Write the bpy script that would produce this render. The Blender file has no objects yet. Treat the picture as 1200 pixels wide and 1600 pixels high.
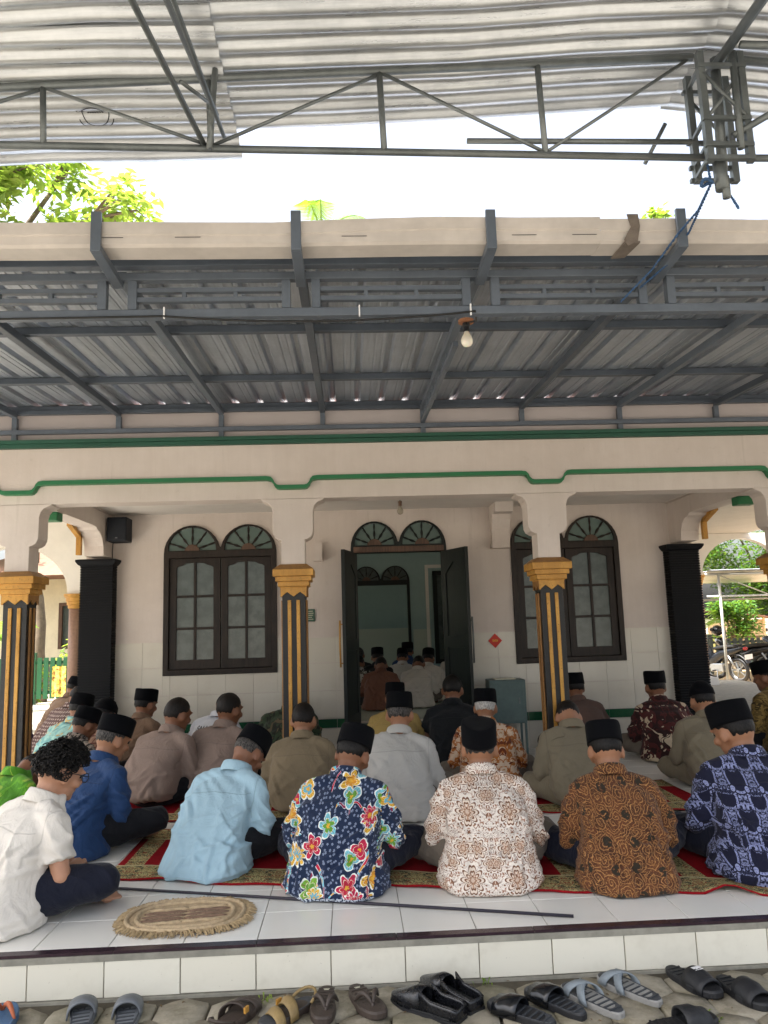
import bpy, bmesh, math, random
import numpy as np
from mathutils import Vector, Matrix, Euler
from mathutils.bvhtree import BVHTree
random.seed(7); RNG = np.random.default_rng(11)
PI = math.pi; R = math.radians
scene = bpy.context.scene
COL = scene.collection

# ------------------------------------------------------------------ camera
CAM_P, CAM_YAW, CAM_ROLL = R(8.4), R(2.7), R(1.75)
CAM_LOC = Vector((0, 0, 1.37))
fwd = Vector((math.sin(CAM_YAW)*math.cos(CAM_P), math.cos(CAM_YAW)*math.cos(CAM_P), math.sin(CAM_P)))
r0 = fwd.cross(Vector((0, 0, 1))).normalized(); u0 = r0.cross(fwd)
cr = r0*math.cos(CAM_ROLL) - u0*math.sin(CAM_ROLL); cu = u0*math.cos(CAM_ROLL) + r0*math.sin(CAM_ROLL)
cam_data = bpy.data.cameras.new('camera'); cam = bpy.data.objects.new('camera', cam_data); COL.objects.link(cam)
mw = Matrix((cr, cu, -fwd)).transposed().to_4x4(); mw.translation = CAM_LOC; cam.matrix_world = mw
cam_data.sensor_fit = 'VERTICAL'; cam_data.angle = 2*math.atan(800/1200)
cam_data.clip_start = 0.05; cam_data.clip_end = 2000
scene.camera = cam

# ------------------------------------------------------------------ sky, sun, exposure
SUN_DIR = Vector((-0.42, -0.16, 0.88)).normalized()          # towards the sun
world = bpy.data.worlds.new('World'); scene.world = world; world.use_nodes = True
wn = world.node_tree; bg = wn.nodes['Background']
sky = wn.nodes.new('ShaderNodeTexSky'); sky.sky_type = 'NISHITA'; sky.sun_disc = False
sky.sun_elevation = math.asin(SUN_DIR.z); sky.sun_rotation = math.atan2(SUN_DIR.x, SUN_DIR.y)
sky.air_density = 1.0; sky.dust_density = 7.0; sky.ozone_density = 1.0
hz = wn.nodes.new('ShaderNodeHueSaturation'); hz.inputs['Saturation'].default_value = .55          # hazy tropical sky
wn.links.new(sky.outputs[0], hz.inputs['Color']); wn.links.new(hz.outputs[0], bg.inputs[0]); bg.inputs[1].default_value = 0.15
sun_d = bpy.data.lights.new('sun', 'SUN'); sun_d.energy = 4.6; sun_d.angle = R(0.6); sun_d.color = (1.0, 0.96, 0.90)
sun = bpy.data.objects.new('sun', sun_d); COL.objects.link(sun)
sun.rotation_euler = SUN_DIR.to_track_quat('Z', 'Y').to_euler()
vs = scene.view_settings
vs.view_transform = 'Standard'; vs.look = 'None'; vs.exposure = 1.92; vs.gamma = 1.0; vs.use_curve_mapping = False
scene.cycles.max_bounces = 8; scene.cycles.diffuse_bounces = 6; scene.cycles.transparent_max_bounces = 8
scene.cycles.sample_clamp_indirect = 6.0

# ------------------------------------------------------------------ small mesh kit
class MB:
    def __init__(s): s.v = []; s.f = []; s.m = []
    def add(s, vs_, fs, mi=0):
        o = len(s.v); s.v.extend([tuple(p) for p in vs_]); s.f.extend([tuple(i+o for i in f) for f in fs]); s.m.extend([mi]*len(fs)); return s
    def box(s, x0, x1, y0, y1, z0, z1, mi=0):
        return s.add([(x0,y0,z0),(x1,y0,z0),(x1,y1,z0),(x0,y1,z0),(x0,y0,z1),(x1,y0,z1),(x1,y1,z1),(x0,y1,z1)],
                     [(0,3,2,1),(4,5,6,7),(0,1,5,4),(1,2,6,5),(2,3,7,6),(3,0,4,7)], mi)
    def bar(s, a, b, w, h=None, up=(0,0,1), mi=0):
        a = Vector(a); b = Vector(b); h = h or w; d = (b-a).normalized(); up = Vector(up)
        if abs(d.dot(up)) > .98: up = Vector((0,1,0))
        x = d.cross(up).normalized(); y = x.cross(d)
        P = [a+x*sx*w/2+y*sy*h/2 for sx,sy in ((-1,-1),(1,-1),(1,1),(-1,1))] + [b+x*sx*w/2+y*sy*h/2 for sx,sy in ((-1,-1),(1,-1),(1,1),(-1,1))]
        return s.add(P, [(3,2,1,0),(4,5,6,7),(0,1,5,4),(1,2,6,5),(2,3,7,6),(3,0,4,7)], mi)
    def tube(s, pts, r, n=8, cap=True, mi=0):
        pts = [Vector(p) for p in pts]; k = len(pts); rs = r if isinstance(r, (list, tuple)) else [r]*k
        V = []; F = []; ref = None
        for i, p in enumerate(pts):
            d = (pts[min(i+1,k-1)]-pts[max(i-1,0)]).normalized()
            if ref is None:
                ref = Vector((0,0,1)) if abs(d.z) < .9 else Vector((1,0,0))
            x = d.cross(ref)
            if x.length < 1e-5: x = d.orthogonal()
            x.normalize(); y = x.cross(d).normalized(); ref = y
            for j in range(n):
                t = 2*PI*j/n; V.append(p + (x*math.cos(t)+y*math.sin(t))*rs[i])
        for i in range(k-1):
            for j in range(n):
                a = i*n+j; b = i*n+(j+1) % n; F.append((a, b, b+n, a+n))
        if cap: F.append(tuple(range(n-1,-1,-1))); F.append(tuple(range((k-1)*n, k*n)))
        return s.add(V, F, mi)
    def capsule(s, a, b, ra, rb=None, n=12, m=3, mi=0):
        rb = ra if rb is None else rb; a = Vector(a); b = Vector(b); d = (b-a); L = d.length
        d = d/L if L > 1e-6 else Vector((0,0,1))
        pts = []; rs = []
        for i in range(m): t = PI/2*(i+.12)/m; pts.append(a - d*ra*math.cos(t)); rs.append(max(ra*math.sin(t), .0008))
        pts.append(a); rs.append(ra); pts.append(b); rs.append(rb)
        for i in range(m-1,-1,-1): t = PI/2*(i+.12)/m; pts.append(b + d*rb*math.cos(t)); rs.append(max(rb*math.sin(t), .0008))
        return s.tube(pts, rs, n, True, mi)
    def ell(s, c, r, M=None, n=14, m=9, mi=0):
        c = Vector(c); V = [Vector((0,0,-1))]; F = []
        for i in range(1, m):
            t = -PI/2+PI*i/m
            for j in range(n): V.append(Vector((math.cos(t)*math.cos(2*PI*j/n), math.cos(t)*math.sin(2*PI*j/n), math.sin(t))))
        V.append(Vector((0,0,1)))
        for j in range(n): F.append((0, 1+(j+1)%n, 1+j))
        for i in range(m-2):
            for j in range(n):
                a = 1+i*n+j; b = 1+i*n+(j+1)%n; F.append((a, b, b+n, a+n))
        l = len(V)-1
        for j in range(n): F.append((l, l-n+j, l-n+(j+1)%n))
        P = []
        for v in V:
            p = Vector((v.x*r[0], v.y*r[1], v.z*r[2]))
            P.append(c + (M @ p if M else p))
        return s.add(P, F, mi)
    def lathe(s, prof, c=(0,0,0), n=20, mi=0, cap=True):
        V = []; F = []; k = len(prof)
        for r, z in prof:
            for j in range(n): V.append((c[0]+r*math.cos(2*PI*j/n), c[1]+r*math.sin(2*PI*j/n), c[2]+z))
        for i in range(k-1):
            for j in range(n):
                a = i*n+j; b = i*n+(j+1)%n; F.append((a, b, b+n, a+n))
        if cap: F.append(tuple(range(n-1,-1,-1))); F.append(tuple(range((k-1)*n, k*n)))
        return s.add(V, F, mi)
    def rings(s, rings, cap=True, mi=0):
        n = len(rings[0]); k = len(rings); V = [p for r in rings for p in r]; F = []
        for i in range(k-1):
            for j in range(n):
                a = i*n+j; b = i*n+(j+1)%n; F.append((a, b, b+n, a+n))
        if cap: F.append(tuple(range(n-1,-1,-1))); F.append(tuple(range((k-1)*n, k*n)))
        return s.add(V, F, mi)
    def grid(s, P, nu, nv, mi=0):
        F = [(i*nv+j, (i+1)*nv+j, (i+1)*nv+j+1, i*nv+j+1) for i in range(nu-1) for j in range(nv-1)]
        return s.add(P, F, mi)
    def prism(s, poly, lo, hi, axis='y', mi=0):
        mp = {'y': lambda p,t: (p[0],t,p[1]), 'x': lambda p,t: (t,p[0],p[1]), 'z': lambda p,t: (p[0],p[1],t)}[axis]
        n = len(poly); V = [mp(p,lo) for p in poly]+[mp(p,hi) for p in poly]
        return s.add(V, [tuple(range(n)), tuple(range(2*n-1,n-1,-1))]+[(i,(i+1)%n+0,(i+1)%n+n,i+n)[::-1] for i in range(n)], mi)
    def xf(s, M): s.v = [tuple(M @ Vector(p)) for p in s.v]; return s
    def mesh(s, name, smooth=False, fixn=True):
        me = bpy.data.meshes.new(name); me.from_pydata(s.v, [], s.f)
        if any(s.m): me.polygons.foreach_set('material_index', s.m)
        if fixn:
            bm = bmesh.new(); bm.from_mesh(me); bmesh.ops.recalc_face_normals(bm, faces=bm.faces); bm.to_mesh(me); bm.free()
        if smooth: me.polygons.foreach_set('use_smooth', [True]*len(me.polygons))
        me.update(); return me

def plate(outer, holes, lo, hi, axis='y'):
    """flat plate with holes, extruded between lo and hi along axis"""
    mb = MB(); bm = bmesh.new(); loops = [outer]+list(holes)
    for lp in loops:
        vv = [bm.verts.new((p[0], p[1], 0)) for p in lp]
        for i in range(len(vv)): bm.edges.new((vv[i], vv[(i+1)%len(vv)]))
    bmesh.ops.triangle_fill(bm, use_beauty=True, use_dissolve=False, edges=bm.edges[:])
    bm.verts.index_update()
    V2 = [v.co.copy() for v in bm.verts]; T = [tuple(v.index for v in f.verts) for f in bm.faces]; bm.free()
    mp = {'y': lambda p,t: (p[0],t,p[1]), 'x': lambda p,t: (t,p[0],p[1]), 'z': lambda p,t: (p[0],p[1],t)}[axis]
    n = len(V2)
    F = T + [tuple(i+n for i in f[::-1]) for f in T]; o = 0
    for lp in loops:
        k = len(lp)
        for i in range(k): F.append((o+i, o+(i+1)%k, o+(i+1)%k+n, o+i+n))
        o += k
    mb.add([mp(p,lo) for p in V2]+[mp(p,hi) for p in V2], F); return mb

def obj(name, geo, mat=None, parent=None, smooth=False, bevel=0, loc=None, rotz=None, kind=None):
    me = geo.mesh(name, smooth) if isinstance(geo, MB) else geo
    o = bpy.data.objects.new(name, me); COL.objects.link(o)
    if mat is not None:
        ms = mat if isinstance(mat, (list, tuple)) else [mat]
        if len(me.materials) == 0:
            for m in ms: me.materials.append(m)
    if parent is not None: o.parent = parent
    if bevel:
        b = o.modifiers.new('bevel', 'BEVEL'); b.width = bevel; b.segments = 2; b.limit_method = 'ANGLE'; b.angle_limit = R(40)
    if loc is not None: o.location = loc
    if rotz is not None: o.rotation_euler = (0, 0, rotz)
    if kind: o['kind'] = kind
    return o
def tag(o, label, cat, group=None):
    o['label'] = label; o['category'] = cat
    if group: o['group'] = group
    return o
def empty(name, loc=(0,0,0), rotz=0, label=None, cat=None, group=None, parent=None):
    o = bpy.data.objects.new(name, None); COL.objects.link(o); o.location = loc; o.rotation_euler = (0,0,rotz); o.empty_display_size = .1
    if label: tag(o, label, cat, group)
    if parent is not None: o.parent = parent
    return o
def inst(name, me, parent=None, loc=(0,0,0), rot=(0,0,0), sc=None):
    o = bpy.data.objects.new(name, me); COL.objects.link(o); o.location = loc; o.rotation_euler = rot
    if sc: o.scale = sc
    if parent is not None: o.parent = parent
    return o
def copy_tree(o, parent=None):
    c = o.copy(); COL.objects.link(c); c.parent = parent
    for ch in o.children: copy_tree(ch, c)
    return c
def arc(cx, cz, rx, rz, a0, a1, n):
    return [(cx+rx*math.cos(R(a0+(a1-a0)*i/n)), cz+rz*math.sin(R(a0+(a1-a0)*i/n))) for i in range(n+1)]

# ------------------------------------------------------------------ node kit
def c(h):
    h = h.lstrip('#'); o = []
    for i in (0,2,4):
        x = int(h[i:i+2],16)/255; o.append(x/12.92 if x <= .04045 else ((x+.055)/1.055)**2.4)
    return (*o, 1.0)
class NT:
    def __init__(s, name, rough=.6, metal=0.0, spec=.5):
        s.mat = bpy.data.materials.new(name); s.mat.use_nodes = True; s.t = s.mat.node_tree
        s.bsdf = s.t.nodes['Principled BSDF']; s.out = s.t.nodes['Material Output']
        s.bsdf.inputs['Roughness'].default_value = rough; s.bsdf.inputs['Metallic'].default_value = metal
        s.bsdf.inputs['Specular IOR Level'].default_value = spec
    def n(s, t): return s.t.nodes.new(t)
    def put(s, sock, v):
        if v is None: return
        if hasattr(v, 'is_linked') or isinstance(v, bpy.types.NodeSocket): s.t.links.new(v, sock)
        else: sock.default_value = v
    def m(s, op, a, b=None, cc=None, clamp=False):
        x = s.n('ShaderNodeMath'); x.operation = op; x.use_clamp = clamp
        s.put(x.inputs[0], a); s.put(x.inputs[1], b); s.put(x.inputs[2], cc); return x.outputs[0]
    def vm(s, op, a, b=None):
        x = s.n('ShaderNodeVectorMath'); x.operation = op; s.put(x.inputs[0], a)
        if b is not None: s.put(x.inputs[1], b)
        return x.outputs['Value'] if op in ('LENGTH','DISTANCE','DOT_PRODUCT') else x.outputs[0]
    def comb(s, x=0.0, y=0.0, z=0.0):
        k = s.n('ShaderNodeCombineXYZ'); s.put(k.inputs[0],x); s.put(k.inputs[1],y); s.put(k.inputs[2],z); return k.outputs[0]
    def sep(s, v):
        k = s.n('ShaderNodeSeparateXYZ'); s.put(k.inputs[0],v); return k.outputs
    def co(s, w='Object'): return s.n('ShaderNodeTexCoord').outputs[w]
    def mapv(s, v, sc=(1,1,1), loc=(0,0,0), rot=(0,0,0)):
        k = s.n('ShaderNodeMapping'); s.put(k.inputs[0],v); k.inputs['Scale'].default_value = sc; k.inputs['Location'].default_value = loc; k.inputs['Rotation'].default_value = rot; return k.outputs[0]
    def noise(s, v, sc, det=2, rough=.5, dist=0.0, color=False, dim='3D'):
        k = s.n('ShaderNodeTexNoise'); k.noise_dimensions = dim; s.put(k.inputs['Vector'], v); k.inputs['Scale'].default_value = sc
        k.inputs['Detail'].default_value = det; k.inputs['Roughness'].default_value = rough; k.inputs['Distortion'].default_value = dist
        return k.outputs['Color' if color else 'Fac']
    def vor(s, v, sc, feat='F1', dim='2D', rnd=1.0):
        k = s.n('ShaderNodeTexVoronoi'); k.voronoi_dimensions = dim; k.feature = feat; s.put(k.inputs['Vector'], v)
        k.inputs['Scale'].default_value = sc; k.inputs['Randomness'].default_value = rnd; return k.outputs
    def ramp(s, f, stops, mode='LINEAR'):
        k = s.n('ShaderNodeValToRGB'); s.put(k.inputs[0], f); k.color_ramp.interpolation = mode; e = k.color_ramp.elements
        while len(e) < len(stops): e.new(.5)
        for i, (p, col) in enumerate(stops): e[i].position = p; e[i].color = col
        return k.outputs[0]
    def mix(s, f, a, b, mode='MIX'):
        k = s.n('ShaderNodeMix'); k.data_type = 'RGBA'; k.blend_type = mode
        s.put(k.inputs[0], f); s.put(k.inputs[6], a); s.put(k.inputs[7], b); return k.outputs[2]
    def lt(s, a, b): return s.m('LESS_THAN', a, b)
    def gt(s, a, b): return s.m('GREATER_THAN', a, b)
    def sst(s, f, lo, hi):
        k = s.n('ShaderNodeMapRange'); k.interpolation_type = 'SMOOTHSTEP'; s.put(k.inputs[0], f); k.inputs[1].default_value = lo; k.inputs[2].default_value = hi; return k.outputs[0]
    def base(s, v): s.put(s.bsdf.inputs['Base Color'], v); return s
    def rough(s, v): s.put(s.bsdf.inputs['Roughness'], v); return s
    def bump(s, h, st=.3, dist=.01):
        k = s.n('ShaderNodeBump'); k.inputs['Strength'].default_value = st; k.inputs['Distance'].default_value = dist; s.put(k.inputs['Height'], h)
        s.t.links.new(k.outputs[0], s.bsdf.inputs['Normal']); return s
    def rnd(s): return s.n('ShaderNodeObjectInfo').outputs['Random']

def plain(name, col, rough=.6, metal=0.0, var=.12, sc=6.0, bump=0.0, bsc=60, spec=.5, objvar=0.0):
    t = NT(name, rough, metal, spec); p = t.co()
    n1 = t.noise(p, sc, 4, .6); n2 = t.noise(p, sc*7, 3)
    f = t.m('ADD', t.m('MULTIPLY', n1, .7), t.m('MULTIPLY', n2, .3))
    k = t.sst(f, .3, .7)
    dk = tuple(x*(1-var) for x in col[:3])+(1,); lt_ = tuple(min(1, x*(1+var*.6)) for x in col[:3])+(1,)
    cc = t.mix(k, dk, lt_)
    if objvar:
        cc = t.mix(t.m('MULTIPLY', t.rnd(), objvar), cc, tuple(x*.55 for x in col[:3])+(1,))
    t.base(cc); t.rough(t.m('ADD', t.m('MULTIPLY', n2, .2), rough-.1))
    if bump: t.bump(t.noise(p, bsc, 3), bump, .004)
    return t.mat
# ------------------------------------------------------------------ materials of the place
M = {}
def wallpaint():
    t = NT('cream_paint', .75, 0, .3); p = t.n('ShaderNodeNewGeometry').outputs['Position']
    n = t.noise(p, 1.3, 6, .65); st = t.noise(t.mapv(p, (7,7,.45)), 1.6, 5, .7); sp = t.noise(p, 9, 5, .7)
    k = t.sst(t.m('ADD', t.m('MULTIPLY', n, .7), t.m('MULTIPLY', st, .3)), .35, .7)
    col = t.mix(k, c('c3b8af'), c('d1c7bf'))
    col = t.mix(t.m('MULTIPLY', t.sst(st, .56, .74), .30), col, c('93877a'))           # faint run marks
    col = t.mix(t.m('MULTIPLY', t.sst(sp, .62, .72), .22), col, c('a2968a'))           # scuffs
    t.base(col); t.bump(t.m('ADD', t.noise(p, 45, 3), t.m('MULTIPLY', sp, .8)), .16, .005); return t.mat
M['paint'] = wallpaint()
M['white_paint'] = plain('white_paint', c('ddd8d0'), .75, 0, .06, 2)
M['ceiling'] = plain('ceiling_paint', c('d3cdc6'), .8, 0, .08, 1.5)
M['green'] = plain('green_trim_paint', c('1d6b40'), .45, 0, .12, 5)
M['dark_green'] = plain('dark_green_paint', c('1f4f3e'), .5, 0, .15, 5)
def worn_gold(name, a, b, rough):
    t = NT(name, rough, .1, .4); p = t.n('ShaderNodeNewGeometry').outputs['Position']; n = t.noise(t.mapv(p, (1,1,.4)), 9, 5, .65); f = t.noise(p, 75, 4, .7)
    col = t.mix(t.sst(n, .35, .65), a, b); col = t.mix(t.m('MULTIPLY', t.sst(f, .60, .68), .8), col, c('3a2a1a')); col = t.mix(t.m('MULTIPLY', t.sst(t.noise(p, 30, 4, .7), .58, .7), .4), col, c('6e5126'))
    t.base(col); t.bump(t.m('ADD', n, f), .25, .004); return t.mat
M['gold'] = worn_gold('gold_ochre_paint', c('a97a34'), c('c39244'), .45); M['gold_shaded'] = worn_gold('gold_ochre_paint_shaded', c('8a6238'), c('a2763f'), .5)  # second is the same gold darkened: side shade put into the colour
def black_tile():
    t = NT('black_textured_column', .42); p = t.co(); n = t.noise(t.mapv(p, (1,1,6)), 26, 4, .65)
    t.base(t.ramp(n, [(.3, c('0b0c0c')), (.62, c('181715')), (.8, c('2a251d'))])); t.bump(n, .5, .008); return t.mat
M['black'] = black_tile()
M['pilaster'] = plain('blue_black_ribbed_stone', c('0a0c10'), .6, 0, .3, 18, .4, 70, .15)
def wood(name, a, b, rough=.42):
    t = NT(name, rough, 0, .25); p = t.co(); n = t.noise(t.mapv(p, (14,14,1.2)), 3.0, 5, .6, .6); n2 = t.noise(p, 2.2, 3)
    t.base(t.mix(t.sst(t.m('ADD', t.m('MULTIPLY', n, .6), t.m('MULTIPLY', n2, .4)), .35, .68), a, b)); t.bump(n, .25, .004)
    t.rough(t.m('ADD', t.m('MULTIPLY', n2, .25), rough-.12)); return t.mat
M['wood'] = wood('dark_stained_wood', c('1b1613'), c('302721'))
M['door'] = wood('dark_green_black_wood', c('0d1414'), c('18201e'))
M['brown_wood'] = wood('weathered_brown_wood', c('4c3a30'), c('6b5344'))
def frosted():
    t = NT('frosted_window_glass', .2, 0, .6); p = t.co(); n = t.noise(p, 9, 4, .6)
    t.base(t.mix(t.sst(n, .3, .7), c('434d4b'), c('545e5b'))); t.bump(t.noise(p, 120, 2), .12, .002); return t.mat
M['frosted'] = frosted()
t = NT('clear_fanlight_glass', .06, 0, .7); t.base(c('7c8e88')); t.bsdf.inputs['Transmission Weight'].default_value = .35; t.bsdf.inputs['IOR'].default_value = 1.1; M['glass'] = t.mat
def tile(name, a, b, rough=.16, grime=.35):
    t = NT(name, rough, 0, .45); p = t.n('ShaderNodeNewGeometry').outputs['Position']
    n = t.noise(p, 2.5, 5, .65); f = t.noise(p, 60, 3, .6)
    col = t.mix(t.m('MULTIPLY', t.rnd(), .6), a, b)
    spots = t.sst(f, .70, .76)
    col = t.mix(t.m('MULTIPLY', t.sst(n, .5, .75), grime), col, c('a89f8c'))
    col = t.mix(t.m('MULTIPLY', spots, .35), col, c('6e6657'))
    t.base(col); t.rough(t.m('ADD', t.m('MULTIPLY', n, .10), rough-.02)); return t.mat
M['floor_tile'] = tile('white_glazed_floor_tile', c('e6e4dd'), c('dcdad2'), .18, .06)
M['riser_tile'] = tile('cream_glazed_riser_tile', c('e2dece'), c('d8d3c2'), .2, .35)
M['wall_tile'] = tile('cream_wall_tile', c('cfcabd'), c('c4beb0'), .2, .25)
M['green_tile'] = tile('green_wall_tile', c('20573a'), c('1b4a33'), .2, .1)
M['hall_tile'] = tile('pale_hall_tile', c('b9c2b5'), c('afb8ab'), .2, .2)
M['grout'] = plain('grey_grout', c('8b867a'), .9, 0, .25, 9)
M['cement'] = plain('grey_cement', c('8f8c80'), .9, 0, .3, 5, .4, 40)
M['marble'] = plain('dark_purple_edge_tile', c('37282f'), .22, 0, .35, 16)
M['hall'] = plain('pale_blue_green_paint', c('93aaa9'), .8, 0, .08, 1.5)
def paver():
    t = NT('mossy_concrete_paver', .88); p = t.n('ShaderNodeNewGeometry').outputs['Position']
    n = t.noise(p, 7, 6, .68); f = t.noise(p, 70, 4, .7); w = t.noise(p, 3.1, 3)
    a = t.mix(t.m('MULTIPLY', t.rnd(), .8), c('a19a8a'), c('87806f'))
    col = t.mix(t.sst(n, .35, .7), a, c('6e6753')); col = t.mix(t.m('MULTIPLY', t.sst(w, .5, .7), .5), col, c('6a6850'))
    col = t.mix(t.m('MULTIPLY', t.sst(f, .55, .75), .5), col, c('a59c86')); t.base(col); t.bump(f, .6, .006); return t.mat
M['paver'] = paver()
def dirt():
    t = NT('sandy_yard_soil', .95); p = t.n('ShaderNodeNewGeometry').outputs['Position']
    n = t.noise(p, .8, 6, .65); f = t.noise(p, 30, 4, .7)
    col = t.mix(t.sst(n, .3, .7), c('857c6c'), c('9a9080')); col = t.mix(t.m('MULTIPLY', f, .4), col, c('5f543f')); t.base(col); t.bump(f, .6, .01); return t.mat
M['dirt'] = dirt()
M['mud'] = plain('dark_joint_soil', c('4a4437'), .95, 0, .3, 20, .5)
M['steel'] = plain('blue_grey_painted_steel', c('59616b'), .42, .1, .15, 6)
M['steel_dark'] = plain('dark_grey_painted_steel', c('474e57'), .45, .1, .18, 6)
def galv(name, a, b, metal, rough, streak=(2,30,2)):
    t = NT(name, rough, metal, .5); p = t.co(); n = t.noise(t.mapv(p, streak), 2.0, 5, .65); q = t.noise(p, 1.3, 4, .6); f = t.noise(p, 22, 4, .7)
    k = t.sst(t.m('ADD', t.m('MULTIPLY', n, .5), t.m('ADD', t.m('MULTIPLY', q, .35), t.m('MULTIPLY', f, .15))), .36, .64)
    t.base(t.mix(k, a, b)); t.rough(t.m('ADD', t.m('MULTIPLY', n, .25), rough-.12)); return t.mat
M['sheet'] = galv('galvalume_roof_sheet', c('969da7'), c('b6bdc6'), .70, .36, (24,1.2,1))
M['zinc'] = galv('old_corrugated_zinc', c('a6a9ac'), c('cfd1d2'), .68, .30, (1.2,26,1))
M['pipe'] = galv('galvanised_pipe', c('585d5d'), c('757a7a'), .5, .45, (3,3,3))
M['gutter'] = plain('beige_grey_gutter_metal', c('c4bcb4'), .55, .1, .14, 3)
M['stain'] = plain('brown_sealant_stain', c('6b6158'), .8, 0, .3, 20)
M['black_plastic'] = plain('black_plastic', c('16171a'), .45, 0, .2, 10)
M['speaker'] = plain('blue_black_speaker_cloth', c('0d131c'), .8, 0, .2, 40)
M['rope'] = plain('blue_rope_fibre', c('2f4f74'), .8, 0, .35, 60)
M['cable'] = plain('black_cable', c('141414'), .5, 0, .2, 10)
M['teal_metal'] = plain('teal_painted_metal', c('4d605e'), .5, .1, .2, 6)
M['red_paper'] = plain('red_sticker_paper', c('c22f1f'), .6, 0, .1, 20)
M['yellow_print'] = plain('yellow_print', c('d9a33a'), .6, 0, .1, 20)
M['sign_green'] = plain('green_sign_enamel', c('1c4a35'), .4, 0, .1, 20)
M['cream_print'] = plain('cream_print', c('cfcbb4'), .6, 0, .1, 20)
M['black_print'] = plain('black_print', c('15151a'), .7, 0, .1, 20)
M['white_print'] = plain('white_print', c('e6e6e6'), .6, 0, .05, 20)
t = NT('white_bulb_glass', .25); t.base(c('e8e2d2')); t.bsdf.inputs['Subsurface Weight'].default_value = .2; M['bulb'] = t.mat
t = NT('clear_bulb_glass', .08); t.base(c('c9c1ae')); t.bsdf.inputs['Transmission Weight'].default_value = .6; M['bulb_clear'] = t.mat
def leaf(name, a, b, trans=.5):
    t = NT(name, .5); p = t.n('ShaderNodeNewGeometry').outputs['Position']; n = t.noise(p, 1.1, 3); f = t.noise(p, 9, 2)
    k = t.sst(t.m('ADD', t.m('MULTIPLY', n, .6), t.m('MULTIPLY', f, .4)), .35, .65)
    col = t.mix(k, a, b); t.base(col)
    tr = t.n('ShaderNodeBsdfTranslucent'); t.put(tr.inputs[0], t.mix(.5, col, c('9fbf2a')))
    mx = t.n('ShaderNodeMixShader'); mx.inputs[0].default_value = trans
    t.t.links.new(t.bsdf.outputs[0], mx.inputs[1]); t.t.links.new(tr.outputs[0], mx.inputs[2]); t.t.links.new(mx.outputs[0], t.out.inputs[0]); return t.mat
M['leaf'] = leaf('broad_green_leaf', c('648338'), c('98a955'), .6); M['leaf_dark'] = leaf('dark_green_leaf', c('2b5220'), c('4d7a2a'), .35)
M['leaf_flower'] = leaf('pale_seed_cluster', c('8f8350'), c('b3a56a'), .3); M['palm_leaf'] = leaf('palm_leaf', c('4c7a24'), c('86a53a'), .45)
M['bark'] = plain('grey_brown_bark', c('6d5f4e'), .9, 0, .35, 5, .6, 20)
M['skin'] = None
def skin(name, col):
    t = NT(name, .55); p = t.co(); n = t.noise(p, 12, 4, .6)
    t.base(t.mix(t.sst(n, .3, .7), tuple(x*.86 for x in col[:3])+(1,), col)); t.bsdf.inputs['Subsurface Weight'].default_value = .08
    t.bsdf.inputs['Subsurface Radius'].default_value = (.02,.008,.005); t.bump(t.noise(p, 160, 2), .1, .002); return t.mat
M['skin1'] = skin('tan_brown_skin', c('9b6d50')); M['skin2'] = skin('brown_skin', c('80553c')); M['skin3'] = skin('light_tan_skin', c('b5866a'))
def hairm(name, a, b):
    t = NT(name, .55, 0, .25); p = t.co(); n = t.noise(t.mapv(p, (1,1,.35)), 170, 3, .6)
    t.base(t.mix(t.sst(n, .35, .65), a, b)); t.bump(n, .7, .004); return t.mat
M['hair'] = hairm('black_hair', c('090808'), c('1b1816')); M['hair_grey'] = hairm('greying_hair', c('141312'), c('56514d')); M['hair_white'] = hairm('white_hair', c('8d8a85'), c('d2cfc8'))
M['hair_short'] = hairm('short_cropped_hair', c('0c0a09'), c('211a16'))
t = NT('black_velvet_cap', .9, 0, .12); t.base(c('06070b')); t.bsdf.inputs['Sheen Weight'].default_value = .02; M['velvet'] = t.mat
t = NT('eye', .2); t.base(c('1b1512')); M['eye'] = t.mat
# ------------------------------------------------------------------ fabrics
def cloth_finish(t, fold=.35, weave=900):
    fold = fold*1.25
    uv = t.co('UV'); p = t.co()
    big = t.noise(t.mapv(p, (1,1,.55), rot=(0,.5,0)), 11, 4, .55, 1.6); fine = t.noise(uv, weave, 1, dim='2D')
    px, py, pz = t.sep(p)                              # yoke and armhole seams pressed into the cloth
    yoke = t.m('SUBTRACT', 1.0, t.sst(t.m('ABSOLUTE', t.m('SUBTRACT', t.m('ADD', pz, t.m('MULTIPLY', t.m('ABSOLUTE', px), .10)), .372)), .0, .0035)); yoke = t.m('MULTIPLY', yoke, t.lt(t.m('ABSOLUTE', px), .168))
    armh = t.m('MULTIPLY', t.m('SUBTRACT', 1.0, t.sst(t.m('ABSOLUTE', t.m('SUBTRACT', t.m('ABSOLUTE', px), .186)), .0, .004)), t.gt(pz, .24))
    seam = t.m('MAXIMUM', yoke, armh)
    h = t.m('ADD', t.m('MULTIPLY', big, 1.0), t.m('MULTIPLY', fine, .035)); h = t.m('SUBTRACT', h, t.m('MULTIPLY', seam, .16))
    bc = t.bsdf.inputs['Base Color']
    if bc.is_linked: t.base(t.mix(t.m('MULTIPLY', seam, .22), bc.links[0].from_socket, (.02,.02,.02,1)))
    t.bump(h, fold, .03)
    t.bsdf.inputs['Sheen Weight'].default_value = .08
    return t.mat
def fabric(name, col, rough=.85, var=.1, fold=.35):
    t = NT(name, rough, 0, .25); p = t.co(); n = t.noise(p, 5, 3)
    f = t.noise(t.co('UV'), 420, 2, dim='2D')
    cc = t.mix(t.sst(n, .3, .7), tuple(x*(1-var) for x in col[:3])+(1,), col)
    t.base(t.mix(t.m('MULTIPLY', t.sst(f, .4, .6), .14), cc, tuple(x*.6 for x in col[:3])+(1,))); return cloth_finish(t, fold)
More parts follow.
